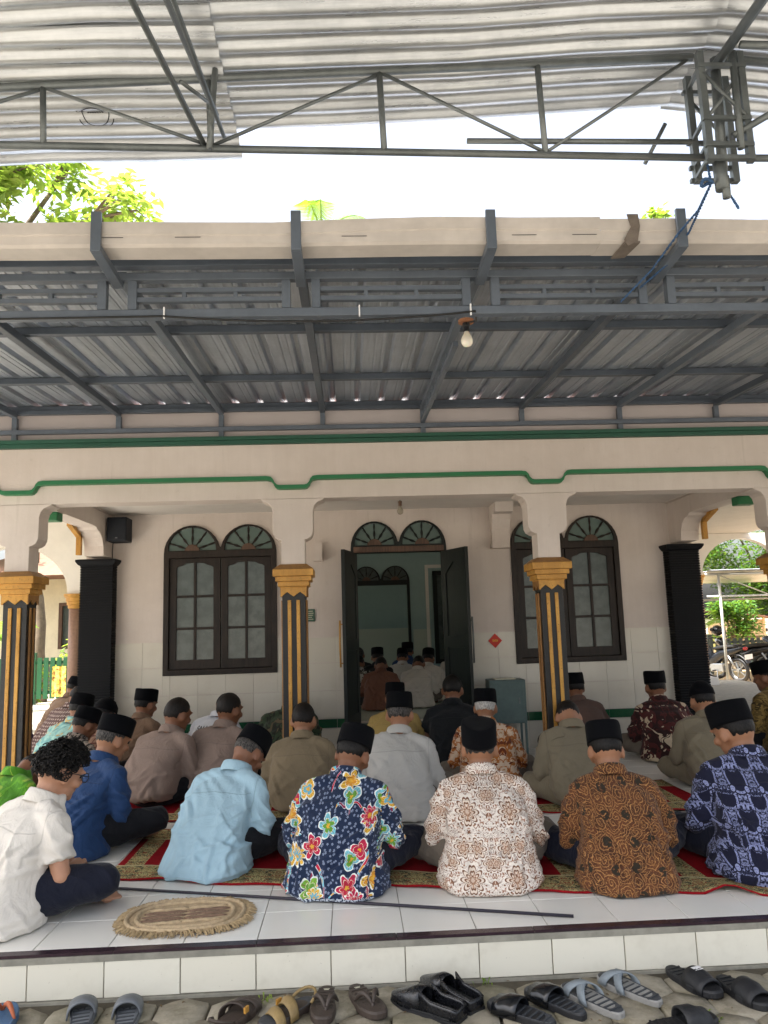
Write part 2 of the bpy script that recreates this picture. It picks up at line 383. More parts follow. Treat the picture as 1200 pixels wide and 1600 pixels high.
def petal(t, uv, sc, n, size, rot=None, rnd=1.0, depth=.45, off=(0,0,0)):
    """flower-shaped distance field in every cell: <1 inside; returns field, cell colour channels, angle"""
    uv2 = t.vm('ADD', uv, off); v = t.vor(uv2, sc, rnd=rnd); d = t.vm('SUBTRACT', uv2, v['Position']); s3 = t.sep(d)
    rc = t.sep(v['Color']); ang = t.m('ADD', t.m('ARCTAN2', s3[1], s3[0]), t.m('MULTIPLY', rc[0], 6.28))
    pet = t.m('ABSOLUTE', t.m('COSINE', t.m('MULTIPLY', ang, n/2)))
    rad = t.m('MULTIPLY', t.m('ADD', t.m('MULTIPLY', pet, depth), 1-depth), size)
    return t.m('DIVIDE', t.vm('LENGTH', d), rad), rc, ang
def batik_sea():
    t = NT('navy_batik_sea_flowers', .8, 0, .25); uv = t.co('UV'); col = c('1c2a45')
    wob = t.vm('SCALE', t.vm('SUBTRACT', t.noise(uv, 30, 2, color=True, dim='2D'), (.5,.5,.5))); wob.node.inputs['Scale'].default_value = .018
    uvw = t.vm('ADD', uv, wob)
    f1, rc1, _ = petal(t, uv, 52, 5, .0056, depth=.8)
    col = t.mix(t.lt(f1, 1), col, c('8e9ab2')); col = t.mix(t.lt(f1, .25), col, c('1c2a45'))
    # winding snakes / weeds
    nz = t.noise(t.mapv(uv, (1,.55,1), rot=(0,0,.7)), 8.5, 1, .4, .8, dim='2D'); msk = t.gt(t.noise(t.vm('ADD', uv, (3,1,0)), 6, 1, dim='2D'), .49)
    dd = t.m('ABSOLUTE', t.m('SUBTRACT', nz, .5)); hue = t.noise(uv, 16, 1, dim='2D')
    wcol = t.ramp(hue, [(0, c('c2203f')), (.42, c('e0a52c')), (.5, c('68bcd0')), (.58, c('8a2a4a'))], 'CONSTANT')
    col = t.mix(t.m('MULTIPLY', t.lt(dd, .034), msk), col, c('dfe6e8')); col = t.mix(t.m('MULTIPLY', t.lt(dd, .026), msk), col, wcol)
    for sc, n, size, off in ((8.6, 5, .046, (0,0,0)), (7.3, 9, .040, (1.7,.6,0)), (9.5, 3, .040, (4.1,2.2,0))):
        f, rc, ang = petal(t, uvw, sc, n, size, off=off, depth=.55, rnd=.9)
        on = t.gt(rc[1], .47)
        inner = t.ramp(rc[2], [(0, c('c01f45')), (.3, c('5aa53a')), (.5, c('d9982a')), (.7, c('5fb4c8')), (.88, c('b3243a'))], 'CONSTANT')
        outer = t.ramp(t.m('FRACT', t.m('ADD', rc[2], .37)), [(0, c('e3b640')), (.3, c('c4274d')), (.55, c('74c2cf')), (.8, c('7db642'))], 'CONSTANT')
        for lim, k in ((1.12, c('e6e9e2')), (.98, outer), (.66, c('eadfc0')), (.6, inner), (.24, c('e3b23c'))):
            col = t.mix(t.m('MULTIPLY', t.lt(f, lim), on), col, k)
        vein = t.m('MULTIPLY', t.m('MULTIPLY', t.gt(t.m('SINE', t.m('MULTIPLY', ang, 22.0)), .55), t.lt(f, .92)), on)
        col = t.mix(t.m('MULTIPLY', vein, .55), col, c('7e1d36'))
    # hem border
    v = t.sep(uv)[1]; hb = t.lt(v, .022)
    col = t.mix(hb, col, c('c3ccd8')); col = t.mix(t.m('MULTIPLY', hb, t.gt(t.noise(uv, 120, 1, dim='2D'), .52)), col, c('1c2a45'))
    t.base(col); return cloth_finish(t, .3)
def mirror(t, uv, pu, pv, mv=False):
    u, v, _ = t.sep(uv)
    um = t.m('MULTIPLY', t.m('ABSOLUTE', t.m('SUBTRACT', t.m('FRACT', t.m('DIVIDE', t.m('ADD', u, 5*pu), pu)), .5)), pu)
    vp = t.m('DIVIDE', t.m('ADD', v, 0.0), pv); row = t.m('FLOOR', vp)
    vf = t.m('MULTIPLY', t.m('FRACT', vp), pv)
    if mv: vf = t.m('ABSOLUTE', t.m('SUBTRACT', vf, pv/2))
    return um, vf, row
def batik_wings():
    t = NT('white_brown_batik_wings', .82, 0, .25); uv = t.co('UV'); um, vf, row = mirror(t, uv, .19, .25); q = t.comb(um, vf, 0.0)
    col = c('e6ddd2'); br = c('75503a'); lt_ = c('b08a70')
    # two winged medallions per repeat: radial feathers inside a lobed outline
    for cy, cxx, size, n in ((.07, .0, .055, 9), (.185, .030, .042, 7), (.13, .082, .034, 6)):
        d = t.vm('SUBTRACT', q, (cxx, cy, 0)); s3 = t.sep(d); a = t.m('ARCTAN2', s3[1], s3[0]); r = t.vm('LENGTH', d)
        rad = t.m('MULTIPLY', t.m('ADD', t.m('MULTIPLY', t.m('ABSOLUTE', t.m('COSINE', t.m('MULTIPLY', a, n/2))), .42), .6), size); f = t.m('DIVIDE', r, rad)
        ring = t.gt(t.m('SINE', t.m('MULTIPLY', f, 19.0)), -.25)
        col = t.mix(t.lt(f, 1.06), col, c('e6ddd2')); col = t.mix(t.lt(f, .97), col, br); col = t.mix(t.m('MULTIPLY', t.lt(f, .86), ring), col, c('dccdbd'))
        col = t.mix(t.m('MULTIPLY', t.lt(f, .5), t.gt(t.m('SINE', t.m('MULTIPLY', a, 16.0)), .1)), col, lt_)
        if cy == .07: inside = t.lt(f, 1.1)
        else: inside = t.m('MAXIMUM', inside, t.lt(f, 1.1))
    n1 = t.noise(q, 78, 1, .4, 1.4, dim='2D'); n2 = t.noise(t.vm('ADD', q, (2,3,0)), 60, 1, .4, 2.0, dim='2D')
    lv = t.m('MAXIMUM', t.gt(n1, .57), t.lt(t.m('ABSOLUTE', t.m('SUBTRACT', n2, .5)), .022)); free = t.m('SUBTRACT', 1.0, inside)
    hue = t.noise(q, 40, 1, dim='2D')
    col = t.mix(t.m('MULTIPLY', lv, free), col, t.mix(t.sst(hue, .45, .55), br, c('9a7058')))
    t.base(col); return cloth_finish(t, .3)
def batik_brown():
    t = NT('brown_gold_batik_scrolls', .82, 0, .25); uv = t.co('UV')
    wob = t.vm('SCALE', t.vm('SUBTRACT', t.noise(uv, 24, 2, color=True, dim='2D'), (.5,.5,.5))); wob.node.inputs['Scale'].default_value = .03
    v = t.vor(t.vm('ADD', uv, wob), 17, rnd=.75); d = t.m('MULTIPLY', v['Distance'], 4.6)
    sp = t.sep(t.vm('SUBTRACT', t.vm('ADD', uv, wob), v['Position'])); a = t.m('DIVIDE', t.m('ARCTAN2', sp[1], sp[0]), 6.2832)
    sw = t.m('FRACT', t.m('ADD', d, a)); ln = t.lt(t.m('ABSOLUTE', t.m('SUBTRACT', sw, .5)), .085)
    n = t.noise(uv, 70, 2, dim='2D')
    u_, v_, _z = t.sep(uv); gap = t.lt(t.m('ABSOLUTE', t.m('SUBTRACT', n, .5)), .018)
    blk = t.vor(t.vm('ADD', uv, (.3,.2,0)), 10, rnd=.3); isb = t.m('MULTIPLY', t.lt(blk['Distance'], .19), t.gt(t.noise(uv, 60, 1, dim='2D'), .42))
    col = t.mix(t.sst(t.noise(uv, 15, 2, dim='2D'), .35, .65), c('46291a'), c('5c3620'))
    col = t.mix(ln, col, c('a5794a')); col = t.mix(gap, col, c('96693c')); col = t.mix(isb, col, c('2c261c'))
    t.base(col); return cloth_finish(t, .3)
def batik_lilac():
    t = NT('navy_lilac_batik_crescents', .8, 0, .25); uv = t.mapv(t.co('UV'), (1.55,1.45,1)); um, vf, row = mirror(t, uv, .17, .20); q = t.comb(um, vf, 0.0)
    nv = c('14172e'); li = c('8b92b8'); col = nv
    n = t.noise(q, 34, 1, .4, 1.6, dim='2D'); col = t.mix(t.gt(n, .50), col, li)
    for lo_, hi_ in ((.525,.54),(.57,.59),(.63,.70)): col = t.mix(t.m('MULTIPLY', t.gt(n, lo_), t.lt(n, hi_)), col, nv)
    lw = t.noise(q, 26, 1, .4, 2.2, dim='2D'); col = t.mix(t.lt(t.m('ABSOLUTE', t.m('SUBTRACT', lw, .42)), .012), col, c('7d85b2'))
    for cy, cx_, r0_, r1_ in ((.05,.0,.020,.034), (.05,.0,.044,.056), (.15,.085,.024,.042), (.15,.085,.050,.060), (.10,.045,.0,.013), (.005,.06,.008,.022)):
        d = t.vm('SUBTRACT', q, (cx_, cy, 0)); s3 = t.sep(d); r = t.vm('LENGTH', t.vm('MULTIPLY', d, (1,.8,1)))
        cres = t.lt(s3[1], .016 if cy < .1 else .03)
        clear = t.lt(r, r1_+.006); col = t.mix(t.m('MULTIPLY', clear, cres), col, nv)
        band = t.m('MULTIPLY', t.m('MULTIPLY', t.gt(r, r0_), t.lt(r, r1_)), cres); col = t.mix(band, col, li)
        col = t.mix(t.m('MULTIPLY', band, t.gt(t.noise(q, 160, 1, dim='2D'), .6)), col, c('4a5080'))
    t.base(col); return cloth_finish(t, .3)
def blotch(name, a, b, cc_, sc=30, th=.52, mirr=None):
    t = NT(name, .84, 0, .25); uv = t.co('UV')
    q = uv
    if mirr: um, vf, row = mirror(t, uv, *mirr); q = t.comb(um, vf, 0.0)
    n = t.noise(q, sc, 2, .5, 1.2, dim='2D'); n2 = t.noise(t.vm('ADD', q, (5,2,0)), sc*.7, 2, .5, 1.0, dim='2D')
    col = t.mix(t.gt(n, th), a, b); col = t.mix(t.gt(n2, .6), col, cc_); t.base(col); return cloth_finish(t, .3)
def checked(name, a, b, sc=22):
    t = NT(name, .84, 0, .25); uv = t.co('UV'); u, v, _ = t.sep(uv)
    g = t.m('MAXIMUM', t.lt(t.m('FRACT', t.m('MULTIPLY', t.m('ADD', u, 4.0), sc)), .16), t.lt(t.m('FRACT', t.m('MULTIPLY', v, sc)), .16))
    t.base(t.mix(g, a, b)); return cloth_finish(t, .3)
def dotted(name, a, b, sc=34):
    t = NT(name, .84, 0, .25); v = t.vor(t.co('UV'), sc, rnd=.15); t.base(t.mix(t.lt(v['Distance'], .27), a, b)); return cloth_finish(t, .3)
FAB = dict(
 white=fabric('off_white_cotton', c('e2dcd2')), ltblue=fabric('pale_blue_cotton', c('a9c8d6')), royal=fabric('dark_blue_cotton', c('22406b'), .7),
 taupe=fabric('taupe_uniform_cloth', c('8a776c')), khaki=fabric('khaki_uniform_cloth', c('81725a')), olive=fabric('olive_khaki_uniform_cloth', c('7d735f')),
 grey=fabric('light_grey_cotton', c('b9b6b0')), yellow=fabric('mustard_yellow_cotton', c('a88f55')), black=fabric('black_cotton', c('12161a')),
 brown=fabric('brown_cotton', c('6f5846')), rust=fabric('rust_brown_cotton', c('7d5544')), jersey=fabric('white_jersey', c('c9cbd0')),
 navytr=fabric('navy_trouser_cloth', c('141828')), blacktr=fabric('black_trouser_cloth', c('15161b')), greytr=fabric('grey_khaki_trouser_cloth', c('6d6459')),
 blue=fabric('blue_cotton', c('24406b')), purple=fabric('purple_cotton', c('4b3752')), teal=blotch('teal_floral_cotton', c('6ea0a0'), c('8fb8b0'), c('b59a62'), 14),
 sea=batik_sea(), wings=batik_wings(), scrolls=batik_brown(), lilac=batik_lilac(),
 orange=blotch('orange_white_batik', c('a8662f'), c('cdb59c'), c('6b3218'), 26, .5, (.2,.22)), maroon=blotch('dark_red_black_batik', c('2a1413'), c('4a1e1c'), c('b7a58c'), 16, .52, (.36,.4)),
 leafgrey=blotch('grey_black_leaf_batik', c('8f8479'), c('2b2622'), c('a39688'), 34, .5), mustard=blotch('mustard_batik', c('5b4a26'), c('7a6536'), c('3c3018'), 28, .5),
 camo=blotch('woodland_camouflage', c('2f3d2a'), c('1d2119'), c('5a4d38'), 16, .52), bw=blotch('black_white_batik', c('b9bab4'), c('33352f'), c('22231f'), 26, .5),
 check=checked('brown_red_checked_cotton', c('8d6f5c'), c('5e302a')), dots=dotted('dotted_maroon_cotton', c('5b4542'), c('a5958c')),
 greenb=blotch('bright_green_batik', c('5f9a26'), c('4a8420'), c('8aa83a'), 12, .5), stripe=fabric('brown_striped_cotton', c('5e4a42')))
def rug_mat():
    """UV: u along in metres, v across 0..1 (near..far)"""
    t = NT('red_patterned_prayer_rug', .95, 0, .1); uv = t.co('UV'); u, v, _ = t.sep(uv)
    red = t.mix(t.noise(uv, 12, 3, dim='2D'), c('761119'), c('96151d'))
    q = t.comb(t.m('PINGPONG', u, .11), t.m('MULTIPLY', v, 1.15), 0.0)
    n = t.noise(q, 36, 1, .4, 1.5, dim='2D'); w = t.noise(t.vm('ADD', q, (3,3,0)), 52, 1, .4, 2.0, dim='2D')
    pat = t.mix(t.gt(n, .47), c('2b2a22'), c('a99b69')); pat = t.mix(t.lt(t.m('ABSOLUTE', t.m('SUBTRACT', w, .5)), .03), pat, c('c9bd8d')); pat = t.mix(t.gt(n, .64), pat, c('7b2a22'))
    edge = t.m('MULTIPLY', t.m('ABSOLUTE', t.m('SUBTRACT', v, .5)), 2.0)
    bor = t.m('MULTIPLY', t.gt(edge, .54), t.lt(edge, .965)); rib = t.m('MULTIPLY', t.gt(edge, .515), t.lt(edge, .54))
    cell = t.m('FRACT', t.m('DIVIDE', u, .62)); band = t.m('MULTIPLY', t.gt(cell, .78), t.lt(cell, .97))
    msk = t.m('MAXIMUM', bor, t.m('MULTIPLY', band, t.lt(edge, .965)))
    col = t.mix(msk, red, pat); col = t.mix(rib, col, c('c2b48c'))
    t.base(col); t.bump(t.noise(uv, 260, 2, dim='2D'), .5, .004); return t.mat
M['rug'] = rug_mat()
# ------------------------------------------------------------------ ground, pavers, veranda floor
def struct(name, geo, mat, parent=None, **k):
    return obj(name, geo, mat, parent, kind='structure' if parent is None else None, **k)
GZ = -.19
g = MB(); P = []
xs = [-400,-60,-25,-12,-6,-3,0,3,6,12,25,60,400]; ys = [-400,-60,-20,-8,-3,0,3,6,10,16,25,60,400]
P = [(x,y,GZ-.03) for x in xs for y in ys]; g.grid(P, len(xs), len(ys))
struct('ground', g, M['dirt'])
struct('forecourt', MB().box(-14,14,-22,1.18,GZ-.034,GZ-.014), plain('unseen_bounce_paving', c('7d7a73'), .9, 0, .2, 1.2, .3, 30))  # unseen slab, added in a grey that tempers light bounced onto the facade
pav = struct('pavement', MB().box(-3.4,3.6,1.2,3.66,GZ-.028,GZ-.012), M['mud'])
hexv = []
def paver_mesh(seed):
    rg = random.Random(seed); mb = MB(); n = 12; r_ = .124
    base = []
    for k in range(6):
        for s_ in (0,1):
            a = PI/3*k+PI/6+(PI/3)*(s_*.5); rr = r_*(1 if s_ == 0 else .885)*rg.uniform(.93,1.0); base.append((rr*math.cos(a), rr*math.sin(a)))
    mb.rings([[(x,y,-.05) for x,y in base], [(x,y,.0) for x,y in base], [(x*.965,y*.965,.011+rg.uniform(-.002,.002)) for x,y in base], [(x*.5,y*.5,.0125+rg.uniform(-.003,.003)) for x,y in base]]); return mb.mesh('paver', True)
pmesh = [paver_mesh(i) for i in range(7)]
for m_ in pmesh: m_.materials.append(M['paver'])
row = 0; y = 2.72
while y < 3.62:
    x = -2.9 + (row % 2)*.108
    while x < 3.1:
        o = inst('paver', random.choice(pmesh), pav, (x+random.uniform(-.006,.006), y+random.uniform(-.006,.006), GZ+random.uniform(-.006,.004)), (random.uniform(-.03,.03), random.uniform(-.03,.03), random.choice((0,PI/3,2*PI/3))), (1.0,1.0,1.0))
        x += .216
    y += .187; row += 1
# veranda floor: core, marble nosing, riser tiles, floor tiles
YE = 3.64; TW = .3285; X0 = -1.436-TW*12
FL = struct('veranda_floor', MB().box(-7.2,8.2,YE+.012,16.5,-.24,-.006), M['grout'])
def tile_mesh(name, w, h, t_, mat, gap=.004, bev=.0015):
    mb = MB(); a = w/2-gap/2; b = h/2-gap/2
    mb.rings([[(-a,-b,-.006),(a,-b,-.006),(a,b,-.006),(-a,b,-.006)], [(-a,-b,t_-bev),(a,-b,t_-bev),(a,b,t_-bev),(-a,b,t_-bev)], [(-a+bev,-b+bev,t_),(a-bev,-b+bev,t_),(a-bev,b-bev,t_),(-a+bev,b-bev,t_)]])
    me = mb.mesh(name); me.materials.append(mat); return me
ft = tile_mesh('floor_tile', TW, TW, .006, M['floor_tile']); rt = tile_mesh('riser_tile', TW, .165, .008, M['riser_tile'], .005)
rest = MB()
for j in range(15):
    for i in range(31):
        x = X0+TW*(i+.5); yy = YE+.0535+TW*(j+.5)
        tilt = (random.gauss(0,.0012), random.gauss(0,.0012), 0)
        if j < 5 and -3.2 < x < 3.6 or 5 <= j < 11 and -4 < x < 4.6: inst('floor_tile', ft, FL, (x,yy,-.006), tilt)
        else: rest.box(x-TW/2+.002, x+TW/2-.002, yy-TW/2+.002, yy+TW/2-.002, -.008, -.0005)
obj('floor_tile_field', rest, M['floor_tile'], FL, kind='stuff')
for i in range(2, 28):
    x = X0+TW*(i+.5)
    inst('riser_tile', rt, FL, (x, YE+.012, -.106+random.uniform(-.0015,.0015)), (PI/2+random.gauss(0,.004),0,random.gauss(0,.003)))
ew = .62
emesh = MB().box(-ew/2+.0015,ew/2-.0015,0,.048,-.010,.002).mesh('edge_tile'); emesh.materials.append(M['marble'])
for i in range(16): inst('edge_tile', emesh, FL, (-4.6+ew*i+.12, YE+.004+random.uniform(-.001,.001), -.001))
obj('cement_band', MB().box(-5,5.4,YE+.002,YE+.03,-.040,-.013), M['cement'], FL)
obj('cement_foot', MB().box(-5,5.4,YE-.006,YE+.03,-.25,-.190), M['cement'], FL)
# sandy yard strip seen through the right-hand arch, yard path
struct('yard_path', MB().box(8.3,30,14,26,GZ-.04,GZ-.016), plain('pale_sandy_concrete', c('b59b78'), .95, 0, .15, 2, .3))

# ------------------------------------------------------------------ the mosque
MQ = empty('mosque', (0,8.6,0), 0, 'cream mosque porch with black and gold columns, green trim and arched windows', 'building')
def part(name, geo, mat, parent=MQ, **k):
    """geometry given in world coordinates, parented under something whose world offset is known"""
    off = Vector((0,0,0)); q = parent
    while q is not None: off += q.location; q = q.parent
    if isinstance(geo, MB): geo.v = [(a-off.x, b-off.y, d-off.z) for a,b,d in geo.v]
    return obj(name, geo, mat, parent, **k)
YW = 8.6; WX0, WX1 = -2.9, 3.92
def dbl_arch(x0, x1, z0, zs, rz, n=14):
    """outline: rectangle whose top is two arches"""
    xm = (x0+x1)/2; r_ = (x1-x0)/4
    return [(x0,z0),(x1,z0)] + arc(x1-r_, zs, r_, rz, 0, 168, n) + arc(x0+r_, zs, r_, rz, 12, 180, n)
WL = (-2.05,-.81,.90,2.225,.312); WR = (1.825,3.062,.905,2.225,.318); DR = (.018,1.093,.32,2.235,.30)
holes = [dbl_arch(w[0]+.02,w[1]-.02,w[2]+.02,w[3],w[4]-.02) for w in (WL,WR)] + [dbl_arch(DR[0]+.02,DR[1]-.02,.33,DR[3],DR[4]-.02)]
wall = part('front_wall', plate([(WX0,-.02),(WX1,-.02),(WX1,3.05),(WX0,3.05)], holes, YW, YW+.16), M['paint'])
# tiled dado with a green course
TS = .30
def rects_minus(x0, x1, cuts):
    segs = [(x0,x1)]
    for a,b in cuts:
        segs = [s_ for (p,q) in segs for s_ in ((p,min(q,a)),(max(p,b),q)) if s_[1]-s_[0] > .015]
    return segs
courses = [(.0,.285,'wall_tile'),(.29,.385,'green_tile'),(.39,.688,'wall_tile'),(.692,.985,'wall_tile'),(.989,1.262,'wall_tile')]
tile_cache = {}
for z0,z1,mn in courses:
    x = WX0+.33
    while x < WX1-.3:
        xe = min(x+TS-.003, WX1-.33)
        for a,b in rects_minus(x, xe, [(w[0]-.001,w[1]+.001) for w in (WL,WR,DR) if z1 > w[2]+.05]):
            part('tile', MB().box(a,b,YW-.008-random.uniform(0,.0015),YW+.002,z0,z1-.003), M[mn], wall)
        if z0 < .9 < z1:
            for w in (WL,WR):
                a, b = max(x,w[0]), min(xe,w[1])
                if b-a > .02: part('tile', MB().box(a,b,YW-.008-random.uniform(0,.0015),YW+.002,z0,w[2]-.003), M[mn], wall)
        x += TS
# windows
def spindle(a, b, r_):
    pts = []; rs = []; a = Vector(a); b = Vector(b)
    for k, q in enumerate((1.0,.75,1.5,1.9,1.5,.8,1.3,1.6,1.2,.8)): pts.append(a.lerp(b, k/9)); rs.append(r_*q)
    return pts, rs
def fanlights(parent, x0, x1, zs, rz, yf, mat, gmat):
    r_ = (x1-x0)/4
    for cx in (x0+r_, x1-r_):
        ri = r_-.045; rzi = rz-.05
        part('fanlight_pane', MB().prism([(cx-ri,zs+.03)]+arc(cx, zs+.03, ri+.01, rzi, 180, 0, 14)+[(cx+ri,zs+.03)], yf+.035, yf+.041), gmat, parent)
        part('fan_hub', MB().prism(arc(cx, zs+.012, .085, .088, 0, 180, 10), yf+.004, yf+.05), M['brown_wood'], parent)
        for k in range(5):
            a = R(20+35*k); p0 = (cx+.07*math.cos(a), yf+.026, zs+.03+.07*math.sin(a)); p1 = (cx+(ri+.008)*math.cos(a), yf+.026, zs+.03+(rzi)*math.sin(a))
            pts, rs = spindle(p0, p1, .0075); part('spoke', MB().tube(pts, rs, 8), mat, parent, smooth=True)
def window(w, name='window'):
    x0,x1,z0,zs,rz = w; yf = YW-.03; xm = (x0+x1)/2; r_ = (x1-x0)/4
    hl = [[(cx-r_+.045,zs+.03)]+[(cx+r_-.045,zs+.03)]+arc(cx, zs+.03, r_-.045, rz-.05, 0, 180, 14)[1:-1] for cx in (x0+r_,x1-r_)]
    hl.append([(x0+.06,z0+.06),(x1-.06,z0+.06),(x1-.06,zs-.05),(x0+.06,zs-.05)])
    fr = part(name, plate(dbl_arch(x0,x1,z0,zs,rz), hl, yf, yf+.13), M['wood'], MQ, bevel=.006)
    fanlights(fr, x0, x1, zs, rz, yf, M['wood'], M['glass'])
    for s_ in (0,1):                                  # two sashes, six panes each
        a = x0+.062 if s_ == 0 else xm+.004; b = xm-.004 if s_ == 0 else x1-.062
        lo, hi = z0+.062, zs-.052; st = .075; mw_ = .028
        cw = (b-a-2*st-mw_)/2; hh = []; ph = (hi-lo-.10-.085-2*.026)/3
        for cI in range(2):
            cx0 = a+st+cI*(cw+mw_); cx1 = cx0+cw
            for rI in range(3):
                pz0 = lo+.10+rI*(ph+.026); pz1 = pz0+ph
                if rI < 2: hh.append([(cx0,pz0),(cx1,pz0),(cx1,pz1),(cx0,pz1)])
                else:
                    if cI == 0: top = [(cx1,pz1+.035),(cx0+cw*.55,pz1+.030),(cx0+cw*.35,pz1+.008),(cx0+cw*.1,pz1-.004),(cx0,pz1-.02)]
                    else: top = [(cx1,pz1-.02),(cx1-cw*.1,pz1-.004),(cx1-cw*.35,pz1+.008),(cx1-cw*.55,pz1+.030),(cx0,pz1+.035)]
                    hh.append([(cx0,pz0),(cx1,pz0)]+top)
        part('sash', plate([(a,lo),(b,lo),(b,hi),(a,hi)], hh, yf+.030, yf+.075), M['wood'], fr, bevel=.004)
        for h_ in hh:
            xs_ = [p[0] for p in h_]; zs_ = [p[1] for p in h_]
            part('pane', MB().box(min(xs_)-.01,max(xs_)+.01,yf+.05+random.uniform(0,.002),yf+.056,min(zs_)-.01,max(zs_)+.006), M['frosted'], fr)
    return fr
window(WL); window(WR)
# doorway
x0,x1,z0,zs,rz = DR; yf = YW-.03; r_ = (x1-x0)/4
hl = [[(cx-r_+.045,zs+.03)]+[(cx+r_-.045,zs+.03)]+arc(cx, zs+.03, r_-.045, rz-.05, 0, 180, 14)[1:-1] for cx in (x0+r_,x1-r_)]
outl = [(x0,z0),(x0+.055,z0),(x0+.055,zs-.055),(x1-.055,zs-.055),(x1-.055,z0),(x1,z0)] + dbl_arch(x0,x1,z0,zs,rz)[2:]
dfr = part('door_frame', plate(outl, hl, yf, yf+.14), M['door'], MQ, bevel=.006)
fanlights(dfr, x0, x1, zs, rz, yf, M['door'], M['glass'])
part('door_lintel', MB().box(x0+.03,x1-.03,yf-.012,yf+.02,zs-.052,zs+.012), M['brown_wood'], dfr, bevel=.004)
def leaf_door(hinge, ang, sgn):
    e = empty('door_leaf', (hinge[0],hinge[1]-8.6,hinge[2]), ang, parent=MQ); w = .53; h = 1.84
    hh = [[(.09*sgn,.12),((w-.09)*sgn,.12),((w-.09)*sgn,.78),(.09*sgn,.78)], [(.09*sgn,.90),((w-.09)*sgn,.90)] + ([((w-.09)*sgn,1.58),(w*.62*sgn,1.66),(w*.5*sgn,1.70),(w*.38*sgn,1.66),(.09*sgn,1.58)])]
    pl = [(0,0),(w*sgn,0),(w*sgn,h),(0,h)]
    if sgn < 0: pl = pl[::-1]; hh = [q[::-1] for q in hh]
    obj('leaf_frame', plate(pl, hh, -.02, .02), M['door'], e, bevel=.004)
    for (a_,b_) in ((.12,.78),(.90,1.70)): obj('door_panel', MB().box(min(.08*sgn,(w-.08)*sgn),max(.08*sgn,(w-.08)*sgn),-.009,.009,a_-.01,b_+.0), M['door'], e)
    hd = MB().tube([(w*.93*sgn,-.055,.62),(w*.93*sgn,-.06,.86),(w*.93*sgn,-.055,1.10)], .010, 8).tube([(w*.93*sgn,-.055,.66),(w*.93*sgn,-.02,.66)], .007, 6).tube([(w*.93*sgn,-.055,1.06),(w*.93*sgn,-.02,1.06)], .007, 6)
    obj('door_handle', hd, M['gold'] if sgn > 0 else M['pipe'], e, smooth=True); return e
leaf_door((x0+.05, yf-.01, .335), R(-105), 1)
leaf_door((x1-.05, yf-.01, .335), R(112), -1)
part('door_step', MB().box(x0-.02,x1+.02,YW-.14,YW+.16,.0,.235), M['wall_tile'], MQ, bevel=.004)
part('step_nosing', MB().box(x0-.035,x1+.035,YW-.16,YW+.16,.238,.325), M['dark_green'], MQ, bevel=.006)
# hall behind the door
hallf = part('hall_floor', MB().box(WX0+.1,WX1-.1,YW+.17,18,.2,.325), M['hall_tile'])
for nm, xx in (('side_wall',WX0),('side_wall',WX1-.15)):
    hs = [[(a_,1.1),(a_+1.3,1.1),(a_+1.3,2.5),(a_,2.5)] for a_ in (9.4,11.6,15.4)]
    part(nm, plate([(YW+.16,-.02),(18,-.02),(18,3.05),(YW+.16,3.05)], hs, xx, xx+.15, 'x'), M['hall'])
IX0, IX1 = .04, 1.125; IY = 14.5
ih = [dbl_arch(IX0+.02,IX1-.02,.33,2.18,.30), [(1.62,.7),(2.3,.7),(2.3,2.3),(1.62,2.3)], [(-1.9,.7),(-.9,.7),(-.9,2.3),(-1.9,2.3)]]
iw = part('inner_wall', plate([(WX0+.15,.3),(WX1-.15,.3),(WX1-.15,3.05),(WX0+.15,3.05)], ih, IY, IY+.15), M['hall'])
part('hall_dado', MB().box(WX0+.16,IX0-.04,IY-.006,IY+.001,.325,1.28).box(IX1+.04,1.5,IY-.006,IY+.001,.325,1.28), M['hall_tile'], iw)
rr_ = (IX1-IX0)/4
ihl = [[(cx-rr_+.045,2.21)]+[(cx+rr_-.045,2.21)]+arc(cx, 2.21, rr_-.045, .25, 0, 180, 12)[1:-1] for cx in (IX0+rr_,IX1-rr_)]
ifr = part('inner_door_frame', plate([(IX0,.33),(IX0+.05,.33),(IX0+.05,2.12),(IX1-.05,2.12),(IX1-.05,.33),(IX1,.33)]+dbl_arch(IX0,IX1,.33,2.18,.30)[2:], ihl, IY-.03, IY+.1), M['door'])
fanlights(ifr, IX0, IX1, 2.18, .30, IY-.03, M['door'], M['frosted'])
iwf = part('inner_window_frame', plate([(1.56,.64),(2.36,.64),(2.36,2.36),(1.56,2.36)], [[(1.64,.72),(2.28,.72),(2.28,2.28),(1.64,2.28)]], IY-.03, IY+.05), M['door'])
part('window_moulding', plate([(1.42,.5),(2.5,.5),(2.5,2.48),(1.42,2.48)], [[(1.48,.56),(2.44,.56),(2.44,2.42),(1.48,2.42)]], IY-.02, IY+.001), M['white_paint'], iwf)
part('pane', MB().box(1.63,2.29,IY+.0,IY+.006,.71,2.29), M['frosted'], iwf)
part('end_wall', MB().box(WX0,WX1,18,18.15,.0,3.05), M['hall'])
part('end_dado', MB().box(WX0+.16,WX1-.16,17.99,18.001,.325,1.3), M['hall_tile'])
part('hall_ceiling', MB().box(WX0,WX1,YW+.16,18,3.0,3.04), M['white_paint'])
